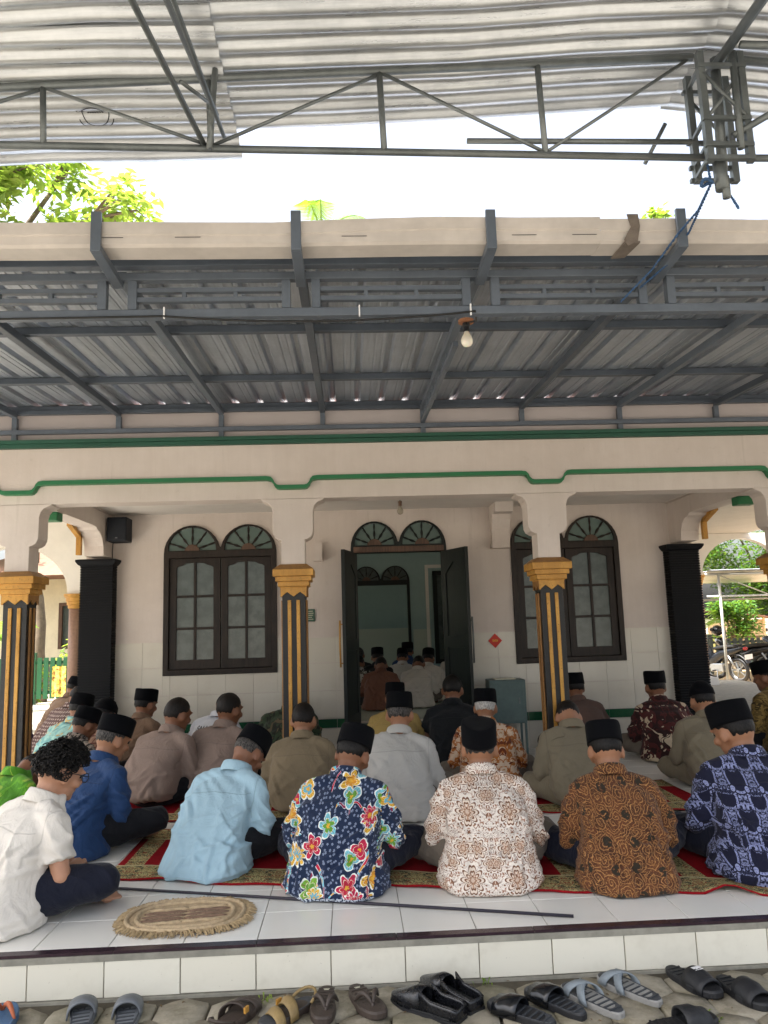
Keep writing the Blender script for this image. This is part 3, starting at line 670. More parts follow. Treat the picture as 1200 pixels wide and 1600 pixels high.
# porch columns
CX = (-2.72,-.465,1.69,3.77); YC = 6.5; SH = .096
def zig(xc, w, z, axis):
    pts = [(xc-w,z),(xc-w,z-.085),(xc-w*.5,z-.045),(xc,z-.085),(xc+w*.5,z-.045),(xc+w,z-.085),(xc+w,z)]
    return pts
for cx in CX:
    col = part('column', MB().box(cx-SH,cx+SH,YC-SH,YC+SH,.0,1.70), M['black'], MQ, bevel=.004)
    for k in (-1,1):
        sx = .036*k
        part('stripe', MB().box(cx+sx-.015,cx+sx+.015,YC-SH-.012,YC-SH+.002,.02,1.60), M['gold'], col, bevel=.004)
        part('stripe', MB().box(cx+sx-.015,cx+sx+.015,YC+SH-.002,YC+SH+.012,.02,1.60), M['gold'], col, bevel=.004)
        for q in (-1,1):
            xa = cx+q*SH
            part('stripe', MB().box(min(xa-.002*q,xa+.012*q),max(xa-.002*q,xa+.012*q),YC+sx-.015,YC+sx+.015,.02,1.60), M['gold_shaded'], col, bevel=.004)
    z_ = 1.70
    for w_, h_ in ((.112,.012),(.128,.042),(.146,.042),(.166,.058)):
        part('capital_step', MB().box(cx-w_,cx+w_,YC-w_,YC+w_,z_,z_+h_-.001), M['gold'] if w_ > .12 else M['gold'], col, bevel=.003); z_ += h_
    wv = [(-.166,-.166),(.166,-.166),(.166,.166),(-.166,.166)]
    part('capital_slope', MB().rings([[(cx+a,YC+b,z_) for a,b in wv],[(cx+a*.66,YC+b*.66,z_+.042) for a,b in wv]]), M['gold_shaded'], col)
    part('zigzag_band', MB().prism(zig(cx,.105,1.712,'y'), YC-SH-.014, YC-SH+.004, 'y'), M['gold'], col, bevel=.002)
    part('zigzag_band', MB().prism(zig(YC,.105,1.712,'x'), cx-SH-.014, cx-SH+.004, 'x'), M['gold_shaded'], col)
    part('zigzag_band', MB().prism(zig(YC,.105,1.712,'x'), cx+SH-.004, cx+SH+.014, 'x'), M['gold_shaded'], col)
    # white upper shaft flaring into brackets
    def flare(xc):
        half = [(.097,1.895),(.097,2.10),(.118,2.105),(.150,2.125),(.166,2.16),(.168,2.20),(.168,2.34),(.180,2.385),(.205,2.415),(.245,2.432),(.262,2.440),(.262,2.449)]
        return [(xc+a,b) for a,b in half]+[(xc-a,b) for a,b in half[::-1]]
    part('upper_shaft', MB().prism(flare(cx), YC-.10, YC+.10, 'y'), M['paint'], col, bevel=.006)
# front beam with stepped green moulding
part('porch_beam', MB().box(CX[0]-2.6,CX[3]+2.6,YC-.10,YC+.10,2.45,2.60), M['paint'])
FB = part('beam_face', MB().box(CX[0]-2.6,CX[3]+2.6,YC-.15,YC+.12,2.602,2.905), M['paint'])
for cx in CX: part('beam_drop', MB().prism([(cx-.17,2.603),(cx-.115,2.545),(cx+.115,2.545),(cx+.17,2.603)], YC-.148, YC-.098, 'y'), M['paint'])
path = [(CX[0]-2.6,2.60)]
for cx in CX:
    path += [(cx-.215,2.60),(cx-.175,2.594),(cx-.155,2.573),(cx-.145,2.548),(cx-.125,2.527),(cx-.105,2.522),(cx+.105,2.522),(cx+.125,2.527),(cx+.145,2.548),(cx+.155,2.573),(cx+.175,2.594),(cx+.215,2.60)]
path.append((CX[3]+2.6,2.60))
up = [(x,z+.034) for x,z in path]
mb = MB(); n_ = len(path); ya, yb = YC-.166, YC-.10
V = [(x,ya,z) for x,z in path]+[(x,ya,z) for x,z in up]+[(x,yb,z) for x,z in path]+[(x,yb,z) for x,z in up]
F = []
for i in range(n_-1):
    F += [(i,i+1,n_+i+1,n_+i),(2*n_+i,3*n_+i,3*n_+i+1,2*n_+i+1),(i,2*n_+i,2*n_+i+1,i+1),(n_+i,n_+i+1,3*n_+i+1,3*n_+i)]
mb.add(V,F); part('green_moulding', mb, M['green'], MQ)
part('green_cornice', MB().box(CX[0]-2.6,CX[3]+2.6,YC-.18,YC+.13,2.908,2.940).box(CX[0]-2.6,CX[3]+2.6,YC-.20,YC+.13,2.942,2.972), M['dark_green'])
part('parapet', MB().box(CX[0]-2.6,CX[3]+2.6,YC-.115,YC+.02,2.974,3.272), plain('grey_painted_board', c('b3aaa8'), .7, 0, .06, 1.2))
part('porch_ceiling', MB().box(CX[0]-3.3,CX[3]+4.5,YC+.11,16.2,3.045,3.075).box(CX[0]+.12,CX[3]-.12,YC+.101,YW,2.67,2.70), M['ceiling'])
# side arches between end columns and pilasters (profile in the YZ plane)
for cx in (CX[0],CX[3]):
    pr = [(6.61,2.44),(6.61,2.66),(8.6,2.66),(8.6,2.20),(8.30,2.20),(8.285,2.30),(8.24,2.38),(8.17,2.43),(8.08,2.45),(8.05,2.475),(7.92,2.48),(6.95,2.48),(6.80,2.462)]
    part('side_arch', MB().prism(pr, cx-.10, cx+.10, 'x'), M['paint'])
    part('side_beam', MB().box(cx-.13,cx+.13,6.62,8.6,2.662,3.04), M['paint'])
    sgn = -1 if cx < 0 else 1
    part('gold_edge', MB().bar((cx+sgn*.125,7.9,2.50),(cx+sgn*.125,8.2,2.40),.05,.05).bar((cx+sgn*.125,8.2,2.42),(cx+sgn*.125,8.2,2.2),.05,.05), M['gold'])
    part('bracket_end', MB().box(cx-.09,cx+.09,7.0,7.14,2.40,2.479), M['green'], MQ, bevel=.01)
# ribbed blue-black pilasters
rib = MB().prism([(-.165,0),(.165,0),(.175,.006),(.175,.020),(.165,.026),(-.165,.026),(-.175,.020),(-.175,.006)], -.085, .085, 'y').mesh('rib'); rib.materials.append(M['pilaster'])
for px_ in (-2.735,3.75):
    pl = part('pilaster', MB().box(px_-.165,px_+.165,8.46,8.62,.0,2.10), M['pilaster'])
    for k in range(74): inst('rib', rib, pl, (px_, 8.525-8.6, .05+k*.0278))
    part('pilaster_cap', MB().rings([[(px_+a*w,8.525+b*w,z) for a,b in ((-1,-.62),(1,-.62),(1,.42),(-1,.42))] for w,z in ((.165,2.10),(.19,2.115),(.215,2.15),(.215,2.17),(.18,2.175))]), M['pilaster'], pl)
# bracket to the right of the doorway on the wall
part('wall_bracket', MB().prism([(8.6,2.19),(8.48,2.19),(8.46,2.40),(8.40,2.50),(8.40,2.56),(8.22,2.56),(8.2,2.668),(8.6,2.668)], 1.60, 1.80, 'x'), M['paint'])
part('wall_bracket', MB().prism([(8.6,2.10),(8.5,2.10),(8.5,2.30),(8.6,2.30)], -.40, -.30, 'x'), M['paint'])
# side arcades with round columns
def arcade(x_in, x_out, Y, spring, xcs, wc, arches, name='arcade_wall', top=3.04):
    lo, hi = min(x_in,x_out), max(x_in,x_out)
    pts = [(lo,top),(lo,spring)]
    for a,b in sorted(arches): pts += [(a,spring)]+arc((a+b)/2, spring, (b-a)/2, (b-a)/2*.86, 180, 0, 18)+[(b,spring)]
    pts += [(hi,spring),(hi,top)]
    q = []
    for p in pts:
        if not q or (abs(p[0]-q[-1][0])+abs(p[1]-q[-1][1])) > 1e-4: q.append(p)
    part(name, plate(q[::-1], [], Y, Y+.18), M['white_paint'])
    for xc in xcs:
        cl = part('round_column', MB().lathe([(wc,.05),(wc,spring-.2)], (xc,Y+.09,0), 24), plain('pink_brown_terrazzo', c('8f6f5c'), .5, 0, .2, 30), MQ, smooth=True)
        part('round_capital', MB().lathe([(wc,spring-.21),(wc+.015,spring-.20),(wc+.015,spring-.16),(wc+.03,spring-.15),(wc+.03,spring-.11),(wc+.045,spring-.10),(wc+.045,spring-.06),(wc+.075,spring-.03),(wc+.075,spring)], (xc,Y+.09,0), 24), M['gold'], cl)
        part('round_base', MB().lathe([(wc+.07,-.01),(wc+.07,.05),(wc+.03,.08),(wc+.0,.12)], (xc,Y+.09,0), 24), M['white_paint'], cl)
arcade(-2.95,-7.2,11.2,1.95,(-3.93,-5.75),.10,[(-5.65,-4.03)])
part('side_pier', MB().box(-3.78,-2.92,11.19,11.39,.0,1.949), M['hall'])
part('porch_light_box', MB().box(-3.62,-3.5,11.1,11.19,2.0,2.3), M['black_plastic'])
arcade(4.0,10.2,15.5,2.2,(7.14,9.05),.10,[(7.24,8.95)])
part('column_plinth', MB().box(6.95,7.33,15.4,15.8,-.1,.14), M['white_paint'])
# plain roof over the hall
part('roof', MB().rings([[(-3.1,7.6,3.2),(4.1,7.6,3.2),(4.1,18.4,3.2),(-3.1,18.4,3.2)],[(.3,11.2,3.95),(.7,11.2,3.95),(.7,14.9,3.95),(.3,14.9,3.95)]]), plain('red_brown_roof_tile', c('7a4a38'), .8, 0, .2, 6))
# ------------------------------------------------------------------ steel canopy in front of the porch
CN = empty('canopy', (0,6.4,3.0), 0, 'grey steel lean-to canopy with ribbed metal roof sheets, lattice beam and beige gutter', 'canopy')
def cpart(name, geo, mat, parent=None, **k): return part(name, geo, mat, parent or CN, **k)
def zc(Y): return 3.115 + (Y-3.3)*(3.275-3.115)/3.1        # underside of the sheets
RX = [-1.05+.8525*k for k in range(-5,8)]
# roof sheets: ribs running with the slope
w_ = .82
def sheet_prof(x0):
    pts = []; x = x0
    for k in range(4):
        pts += [(x,0),(x+.070,0),(x+.074,.004),(x+.082,.004),(x+.086,0),(x+.118,0),(x+.122,.004),(x+.130,.004),(x+.134,0),(x+.150,0),(x+.163,.030),(x+.190,.030)]; x += .205
    pts.append((x+.02,0.0)); return pts
for k in range(-6,8):
    x0 = -.08+w_*k; pr = sheet_prof(x0); nY = 7; P = []
    dz = .0018*(k % 2)
    for x,z in pr:
        for j in range(nY):
            Y = 3.22+(6.52-3.22)*j/(nY-1); P.append((x, Y, zc(Y)+z+dz+.0025*math.sin(x*9+j*1.7)))
    mb = MB().grid(P, len(pr), nY); cpart('roof_sheet', mb, M['sheet'])
# purlins across, rafters along
for Y,w in ((3.47,.05),(4.42,.045),(5.50,.045),(6.36,.045)):
    cpart('purlin', MB().bar((-5.6,Y,zc(Y)-.026),(6.0,Y,zc(Y)-.026),w,.045), M['steel_dark'] if Y > 4 else M['steel'], bevel=.003)
for i, x in enumerate(RX):
    cpart('rafter', MB().bar((x,3.50,zc(3.5)-.077),(x,6.34,zc(6.34)-.077),.045,.05), M['steel'] if i % 2 else M['steel_dark'], bevel=.003)
    cpart('gutter_bracket', MB().bar((x+.0,3.135,3.0),(x,3.46,2.985),.045,.035).box(x-.022,x+.022,3.118,3.136,2.983,3.165), M['steel'], bevel=.003)
    cpart('wall_post', MB().box(x-.02,x+.02,6.33,6.37,2.975 if i % 2 else 3.062,zc(6.35)-.103), M['steel'])
cpart('wall_rail', MB().box(-5.6,6.0,6.318,6.358,3.026,3.062), M['steel'], bevel=.003)
cpart('wall_plate', MB().box(-5.6,6.0,6.318,6.358,3.192,3.226), M['steel_dark'], bevel=.003)
# open truss rafter with ladder web over the bulb
x = RX[7]
for j in range(9):
    Y = 4.5+j*.2; cpart('web_bar', MB().bar((x,Y,zc(Y)-.10),(x,Y+.06,zc(Y)-.165),.012), M['steel'])
cpart('lower_chord', MB().bar((x,4.3,zc(4.3)-.17),(x,6.34,zc(6.34)-.19),.03,.03), M['steel'], bevel=.002)
# decorative lattice beam
LB = cpart('lattice_beam', MB().box(-5.6,6.0,3.43,3.475,2.815,2.855), M['steel'], bevel=.003)
cpart('top_bar', MB().box(-5.6,6.0,3.43,3.475,2.998,3.035), M['steel'], LB, bevel=.003)
for i in range(len(RX)-1):
    a, b = RX[i], RX[i+1]
    for xx in (a-.07, a+.07): cpart('upright', MB().box(xx-.02,xx+.02,3.432,3.473,2.857,2.996), M['steel'], LB)
    for zz in (2.905,2.952): cpart('inner_bar', MB().box(a+.091,b-.091,3.438,3.467,zz-.011,zz+.011), M['steel'], LB)
    for q in (.36,.64): cpart('short_bar', MB().box(a+(b-a)*q-.009,a+(b-a)*q+.009,3.44,3.465,2.9165,2.9405), M['steel'], LB)
# gutter
for k in range(-2,3):
    a = -.55+2.9*k-1.2; b = a+2.9
    nx = 8; pr = [(3.30,3.13),(3.30,3.035),(3.275,3.022),(3.165,3.022),(3.150,3.032),(3.150,3.075),(3.144,3.079),(3.144,3.134),(3.158,3.142),(3.165,3.136)]
    P = []
    for i in range(nx+1):
        x = a+(b-a)*i/nx; s_ = .010*math.sin(x*2.1+k)+.005*math.sin(x*5.3)
        for Y,z in pr: P.append((x, Y, z+s_*(1 if z > 3.06 else .3)))
    mb = MB().grid(P, nx+1, len(pr)); o = cpart('gutter', mb, M['gutter']); so = o.modifiers.new('t','SOLIDIFY'); so.thickness = .002
cpart('gutter_patch', MB().prism([(1.265,3.0),(1.31,3.02),(1.325,3.09),(1.32,3.148),(1.27,3.148),(1.285,3.09),(1.25,3.03)], 3.136, 3.142, 'y').prism([(1.25,3.1355),(1.32,3.1355),(1.30,3.28),(1.24,3.29)], 3.012, 3.019, 'z'), M['stain'])
for xx in (-1.05,-.72,.0,.75,1.02): cpart('printed_code', MB().box(xx,xx+.11,3.1425,3.1435,3.055,3.0575), M['black_print'])
def sag(a, b, n, d):
    a = Vector(a); b = Vector(b); return [a.lerp(b, i/n)-Vector((0,0,d*4*(i/n)*(1-i/n))) for i in range(n+1)]
cable = MB().tube(sag((-4.0,3.42,2.825),(-.83,3.42,2.815),10,.01)+sag((-.80,3.42,2.812),(.62,3.42,2.822),12,.035)+[(.655,3.6,2.85),(.66,3.9,2.96)], .005, 6)
tag(obj('power_cable', cable, M['cable'], smooth=True), 'thin black power cable sagging along the bottom of the lattice beam', 'cable')
for xx in (-.83,.075,.60): cpart('cable_tie', MB().box(xx-.003,xx+.003,3.418,3.43,2.805,2.86), M['white_print'], LB)
def bulb(name, loc, label, wood_base, cap, glassm):
    e = empty(name, loc, 0, label, 'light bulb')
    if wood_base:
        obj('wooden_base', MB().lathe([(.0,0),(.042,0),(.042,-.014),(.0,-.014)], n=20, cap=False), plain('orange_wood_base', c('9c6a4a'), .6, 0, .2, 20), e); z = -.014
    else:
        obj('cord', MB().tube([(0,0,.10),(0,0,0)], .004, 6), M['cable'], e); z = 0
    obj('socket', MB().lathe([(.016,z),(.020,z-.004),(.020,z-.02),(.017,z-.024),(.017,z-.048),(.014,z-.05)], n=16), cap, e, smooth=False)
    obj('glass_bulb', MB().lathe([(.013,z-.050),(.016,z-.062),(.027,z-.082),(.032,z-.100),(.030,z-.116),(.020,z-.130),(.006,z-.136)], n=20), glassm, e, smooth=True)
    return e
bulb('canopy_light_bulb', (.655,3.9,2.975), 'white light bulb in black socket on round wooden base under the canopy', True, M['black_plastic'], M['bulb'])
bulb('porch_light_bulb', (.515,7.5,2.585), 'clear light bulb hanging from the porch ceiling in front of the doorway', False, M['brown_wood'], M['bulb_clear'])

# ------------------------------------------------------------------ corrugated shelter over the forecourt
SHL = empty('shelter', (0,0,GZ), 0, 'pipe-framed shelter with corrugated zinc roof over the forecourt', 'shelter')
RXX = 1.47
def zt(x, Y=0): return 3.47+.052*x if x < RXX else 3.47+.052*RXX-.10*(x-RXX)
def wavesheet(x0, x1, y0, y1, dz, ph):
    n = max(2, int((x1-x0)/.4)); per = .088; k = int((y1-y0)/per*8); P = []
    for i in range(n+1):
        x = x0+(x1-x0)*i/n
        for j in range(k+1):
            Y = y0+(y1-y0)*j/k
            P.append((x, Y+.012*math.sin(x*1.3+y0*3), zt(x)+.085+dz+.016*math.sin(2*PI*Y/per)+.010*math.sin(x*2.3+y0*2.1+ph)+.004*math.sin(x*7+Y*3)))
    return MB().grid(P, n+1, k+1)
yb = 3.10
for r_ in range(3):
    y1 = yb-.76*r_; y0 = y1-.80
    part('roof_sheet', wavesheet(-.50,RXX,y0,y1,.0+.004*(r_%2),.3*r_), M['zinc'], SHL, smooth=True)
    part('roof_sheet', wavesheet(-4.6,-.44,y0+.17,y1+.17,-.022-.004*(r_%2),.5*r_), M['zinc'], SHL, smooth=True)
    part('roof_sheet', wavesheet(RXX-.01,5.2,y0+.02,y1+.02,.006+.004*(r_%2),.4*r_), M['zinc'], SHL, smooth=True)
def pipe(mb, a, b, r_=.0145): return mb.tube([a,b], r_, 8)
TY = 2.72
def zb(x): return 3.178-.022*x
tr = part('front_truss', pipe(MB(), (-4.6,TY,zt(-4.6)+.04), (RXX-.05,TY,zt(RXX-.05)+.04), .016), M['pipe'], SHL, smooth=True)
part('bottom_chord', pipe(MB(), (-4.6,TY,zb(-4.6)), (RXX+.0,TY,zb(RXX)), .014), M['pipe'], tr, smooth=True)
part('chord_right', pipe(MB(), (RXX+.05,TY,zt(RXX+.05)+.04), (5.2,TY,zt(5.2)+.04), .016), M['pipe'], tr, smooth=True)
part('bottom_chord', pipe(MB(), (RXX,TY,zb(RXX)), (5.2,TY,zb(RXX)-.02), .014), M['pipe'], tr, smooth=True)
VX = [-1.118-.64*3,-1.118-.64*2,-1.118-.64,-1.118,-.49,.172,.80]
for x in VX: part('upright', pipe(MB(), (x,TY,zb(x)), (x-.01,TY,zt(x)+.04), .0125), M['pipe'], tr, smooth=True)
for i in range(len(VX)):
    a = VX[i]; b = VX[i+1] if i+1 < len(VX) else 1.40
    if i % 2 == 1: part('diagonal', pipe(MB(), (a,TY,zt(a)+.03), (b,TY,zb(b)+.01), .007), M['pipe'], tr, smooth=True)
    else: part('diagonal', pipe(MB(), (a,TY,zb(a)+.01), (b,TY,zt(b)+.03), .007), M['pipe'], tr, smooth=True)
part('tie_rod', pipe(MB(), (.50,TY+.03,3.24), (1.40,TY+.03,3.235), .011), M['pipe'], tr, smooth=True)
# cross truss running back over the forecourt
ct = part('cross_truss', pipe(MB(), (-.47,TY,3.33), (-.66,1.0,3.33), .011), M['pipe'], SHL, smooth=True)
part('bottom_chord', pipe(MB(), (-.515,TY-.01,3.20), (-.72,1.0,3.20), .011), M['pipe'], ct, smooth=True)
part('side_chord', pipe(MB(), (-.44,TY+.02,3.24), (-.60,1.0,3.36), .008), M['pipe'], ct, smooth=True)
for k in range(3):
    Y = TY-.05-k*.6; part('diagonal', pipe(MB(), (-.47-.033*(TY-Y),Y,3.33), (-.515-.036*(TY-Y+.3),Y-.3,3.20), .007), M['pipe'], ct, smooth=True)
part('hanger', pipe(MB(), (-.49,TY-.03,3.17), (-.47,TY-.03,3.50), .012), M['pipe'], ct, smooth=True)
# ridge mast: small lattice box round a pipe
ms = part('ridge_mast', pipe(MB(), (1.50,2.70,3.56), (1.487,2.70,3.09), .020).tube([(1.475,2.70,3.12),(1.478,2.70,3.0)], .026, 10).tube([(1.49,2.695,3.05),(1.492,2.70,2.965)], .016, 8), M['pipe'], SHL, smooth=True)
for x,Y in ((1.415,2.66),(1.575,2.66),(1.430,2.80),(1.585,2.80)):
    part('mast_post', MB().bar((x,Y,3.555),(x+.005,Y,3.09),.026,.026), M['pipe'], ms)
for z in (3.49,3.265,3.155,3.10):
    part('mast_ring', MB().bar((1.40,2.648,z),(1.59,2.648,z),.016).bar((1.41,2.81,z+.004),(1.60,2.81,z+.004),.016).bar((1.415,2.66,z+.008),(1.43,2.80,z+.008),.014), M['pipe'], ms)
for a,b in (((1.42,2.65,3.46),(1.57,2.65,3.28)),((1.57,2.655,3.46),(1.42,2.655,3.27)),((1.43,2.81,3.47),(1.58,2.81,3.28))):
    part('mast_brace', pipe(MB(), a, b, .007), M['pipe'], ms, smooth=True)
part('ridge_pipe', pipe(MB(), (1.49,2.76,3.52), (1.60,.2,3.53), .020), M['pipe'], SHL, smooth=True)
part('knee_brace', pipe(MB(), (1.52,2.66,3.20), (1.95,2.62,3.44), .014), M['pipe'], SHL, smooth=True)
part('knee_brace', pipe(MB(), (1.545,2.65,3.55), (1.54,2.65,3.14), .014), M['pipe'], SHL, smooth=True)
part('knee_brace', pipe(MB(), (1.37,2.9,3.42), (1.29,2.95,3.27), .009), M['pipe'], SHL, smooth=True)
part('slope_pipe', pipe(MB(), (1.52,2.55,3.50), (2.9,2.5,3.43), .014), M['pipe'], SHL, smooth=True)
# posts that carry it, outside the view
for x,Y in ((-4.5,2.72),(5.1,2.72),(-4.5,1.05),(5.1,1.05)):
    part('post', MB().tube([(x,Y,GZ-.02),(x,Y,zt(x)+.05)], .03, 10), M['pipe'], SHL, smooth=True)
part('back_chord', pipe(MB(), (-4.6,1.05,zt(-4.6)+.05), (RXX,1.05,zt(RXX)+.05), .016).tube([(RXX,1.05,zt(RXX)+.05),(5.2,1.05,zt(5.2)+.05)], .016, 8), M['pipe'], SHL)
# stamp printed on a sheet
st = MB()
def ringstrip(cx, cy, r0_, r1_, a0, a1, n=20):
    P = []
    for i in range(n+1):
        t_ = R(a0+(a1-a0)*i/n)
        for rr in (r0_, r1_):
            x = cx+rr*math.cos(t_); Y = cy+rr*.8*math.sin(t_); P.append((x, Y, zt(x)+.085-.022-.004+.016*math.sin(2*PI*Y/.088)+.010*math.sin(x*2.3+(yb+.17-.80)*2.1)+.004*math.sin(x*7+Y*3)-.0035))
    st.grid(P, n+1, 2)
ringstrip(-1.0,2.93,.052,.056,0,360,40); ringstrip(-1.0,2.93,.072,.076,20,160); ringstrip(-1.0,2.93,.072,.076,200,340)
for k in range(7): ringstrip(-1.0+(-.03+.01*k),2.93,.0,.006,10*k,10*k+150,4)
part('printed_stamp', st, M['black_print'], SHL)
# blue rope tied to the mast
def rope_pts(pts, n=14):
    out = []
    for i in range(len(pts)-1):
        a = Vector(pts[i]); b = Vector(pts[i+1])
        for k in range(n): out.append(a.lerp(b, k/n))
    out.append(Vector(pts[-1])); return out
rp = MB()
for strand in (0, PI):
    for pts in ([(1.425,2.70,3.14),(1.43,2.69,3.02),(1.455,2.86,3.005),(1.475,3.10,3.03),(1.43,3.30,2.96),(1.32,3.42,2.86)], [(1.43,2.69,3.02),(1.475,2.90,3.02),(1.53,3.10,3.045),(1.50,3.28,2.98),(1.42,3.42,2.93)], [(1.49,2.70,3.01),(1.535,2.72,2.955),(1.55,2.73,2.94)]):
        q = rope_pts(pts, 26); P = []
        for i, p in enumerate(q): a = strand+i*1.1; P.append(p+Vector((.0026*math.cos(a), .0014*math.sin(a*.7), .0026*math.sin(a))))
        rp.tube(P, .0032, 6)
rp.tube([(1.41+.02*math.cos(a),2.685+.02*math.sin(a),3.02+.006*math.sin(2*a)) for a in [k*.5 for k in range(14)]], .0065, 6)
tag(obj('blue_rope', rp, M['rope'], smooth=True), 'blue twisted rope knotted to the roof mast and hanging over the gutter', 'rope')
# ------------------------------------------------------------------ people
PENDING = []           # (temp object, callback) remeshed in one evaluation
def remesh_later(mb, voxel, smooth, cb):
    me = bpy.data.meshes.new('tmp'); me.from_pydata(mb.v, [], mb.f)
    o = bpy.data.objects.new('tmp', me); COL.objects.link(o)
    a = o.modifiers.new('r', 'REMESH'); a.mode = 'VOXEL'; a.voxel_size = voxel; a.adaptivity = 0
    if smooth: b = o.modifiers.new('s', 'SMOOTH'); b.factor = .5; b.iterations = smooth
    PENDING.append((o, cb))
def flush_remesh():
    dg = bpy.context.evaluated_depsgraph_get(); dg.update()
    for o, cb in PENDING:
        me = bpy.data.meshes.new_from_object(o.evaluated_get(dg)); cb(me)
    for o, cb in PENDING: 
        m_ = o.data; bpy.data.objects.remove(o); bpy.data.meshes.remove(m_)
    PENDING.clear()
def get_v(me):
    a = np.empty(len(me.vertices)*3, np.float32); me.vertices.foreach_get('co', a); return a.reshape(-1,3)
def get_n(me):
    a = np.empty(len(me.vertices)*3, np.float32); me.vertices.foreach_get('normal', a); return a.reshape(-1,3)
def ridge(x): return 1-np.abs(np.sin(x))
def folds(me, seed, amp=1.0, floor=True, creases=0):
    v = get_v(me); n = get_n(me); rg = np.random.default_rng(seed); x,y,z = v.T
    ph = rg.uniform(0,6.28,12)
    wx = .03*np.sin(14*z+ph[0]+6*x)+.02*np.sin(23*z+ph[1]); wz = .03*np.sin(11*x+ph[2]+5*y)+.02*np.sin(19*x+ph[3])
    # gathered folds rising from the waist, diagonal pulls to the armpits, sagging horizontals
    low = np.clip(1-(z-.02)/.28,0,1); mid = np.exp(-((z-.19)/.10)**2); up_ = np.exp(-((z-.32)/.08)**2)*np.clip(np.abs(x)/.14,0,1)
    d = .011*low*(ridge((x+wx*1.6+.3*z)*15+ph[4])**2-.3) + .012*mid*(ridge((z+wz*1.3+.55*np.abs(x+.05*np.sin(ph[0])))*19+ph[5])**3-.2) + .012*up_*(ridge((np.abs(x)*.9+z*.7+wz)*22+ph[6])**3-.25)
    d += .004*np.sin(9*x+ph[7]+4*z)*np.sin(8*z+ph[8]+3*y) + .0022*np.sin(37*x+30*z+ph[9]+8*wx*30)*np.sin(29*z-20*y+ph[10])
    arm = np.clip((np.abs(x)-.20)/.06,0,1); d += arm*.010*(ridge((z*.8+y*1.1+wz)*30+ph[11])**2-.3)
    if creases:                                       # individual sharp creases: from the armpits, round the waist, down the tail
        back = y < (np.interp(z, [0,.43], [0,.12])+.05)
        for k in range(creases):
            kind = k % 3; sg = rg.choice((-1,1))
            if kind == 0: a = np.array([sg*rg.uniform(.13,.20), rg.uniform(.25,.34)]); ang = -PI/2 - sg*rg.uniform(.35,1.1); L = rg.uniform(.09,.20)
            elif kind == 1: a = np.array([rg.uniform(-.19,.12), rg.uniform(.09,.22)]); ang = rg.uniform(-.5,.5); L = rg.uniform(.08,.18)
            else: a = np.array([rg.uniform(-.2,.2), rg.uniform(.10,.24)]); ang = -PI/2 + rg.uniform(-.5,.5); L = rg.uniform(.08,.20)
            dx, dz = math.cos(ang), math.sin(ang); t_ = ((x-a[0])*dx+(z-a[1])*dz)/L; cu_ = .02*rg.uniform(-1,1)
            pe = -(x-a[0])*dz+(z-a[1])*dx - cu_*np.sin(PI*np.clip(t_,0,1)); wd_ = rg.uniform(.007,.013)
            win = np.clip(1-np.abs(t_-.5)*2,0,1)**.6
            prof = np.exp(-(pe/wd_)**2) - .6*np.exp(-((pe-1.9*wd_)/(1.1*wd_))**2)
            d += rg.uniform(.004,.0085)*win*prof*back
    v = v + n*(d*amp)[:,None].astype(np.float32)
    if floor: v[:,2] = np.maximum(v[:,2], .006)
    me.vertices.foreach_set('co', v.ravel().astype(np.float32)); me.update()
def box_uv(me, scale=1.0, arms=0):
    v = get_v(me); n = get_n(me); uvl = me.uv_layers.new(name='UVMap'); k = len(me.loops)
    li = np.empty(k, np.int32); me.loops.foreach_get('vertex_index', li)
    pn = np.empty(len(me.polygons)*3, np.float32); me.polygons.foreach_get('normal', pn); pn = pn.reshape(-1,3)
    tot = np.empty(len(me.polygons), np.int32); me.polygons.foreach_get('loop_total', tot); fi = np.repeat(np.arange(len(me.polygons)), tot)
    side = np.abs(pn[fi,0]) > .86
    u = np.where(side, v[li,1]+.31*np.sign(v[li,0]), v[li,0]); w = v[li,2].copy()
    if arms:                                          # sleeves are cut separately: the print turns at the armhole
        arm = np.abs(v[li,0]) > arms; sg = np.sign(v[li,0]); ca, sa = math.cos(.45), math.sin(.45)
        fc = np.zeros(len(me.polygons)); np.add.at(fc, fi, arm.astype(float)); arm = (fc/tot)[fi] > .5
        u2 = u*ca-sg*w*sa+.13; w2 = sg*u*sa+w*ca+.07; u = np.where(arm,u2,u); w = np.where(arm,w2,w)
    uv = np.stack([u*scale, w*scale], 1).astype(np.float32); uvl.data.foreach_set('uv', uv.ravel())
def smooth_on(me): me.polygons.foreach_set('use_smooth', [True]*len(me.polygons)); me.update()

def hand(mb, wrist, d, palm_n, side, s=1.0):
    """palm with four unequal curled fingers and a thumb from the side of the palm"""
    d = Vector(d).normalized(); nrm = Vector(palm_n).normalized(); x = d.cross(nrm).normalized()*side; nrm = x.cross(d)*side
    w = Vector(wrist)
    mb.capsule(w, w+d*.035*s, .022*s, .026*s, 10)
    for k, (off, L) in enumerate(((-.027,.066),(-.009,.078),(.010,.072),(.027,.058))):
        b = w+d*.06*s+x*off*s
        mb.capsule(w+d*.02*s+x*off*.6*s, b, .013*s, .0095*s, 8)
        m1 = b+d*L*.45*s-nrm*.012*s; m2 = m1+d*L*.32*s-nrm*.022*s; m3 = m2+d*L*.15*s-nrm*.020*s
        mb.capsule(b, m1, .0092*s, .0085*s, 8); mb.capsule(m1, m2, .0085*s, .008*s, 8); mb.capsule(m2, m3, .008*s, .007*s, 8)
    t0 = w+d*.018*s-x*.022*s; t1 = t0+d*.030*s-x*.026*s-nrm*.008*s; t2 = t1+d*.026*s-x*.006*s-nrm*.006*s
    mb.capsule(t0, t1, .012*s, .010*s, 8); mb.capsule(t1, t2, .010*s, .0085*s, 8)

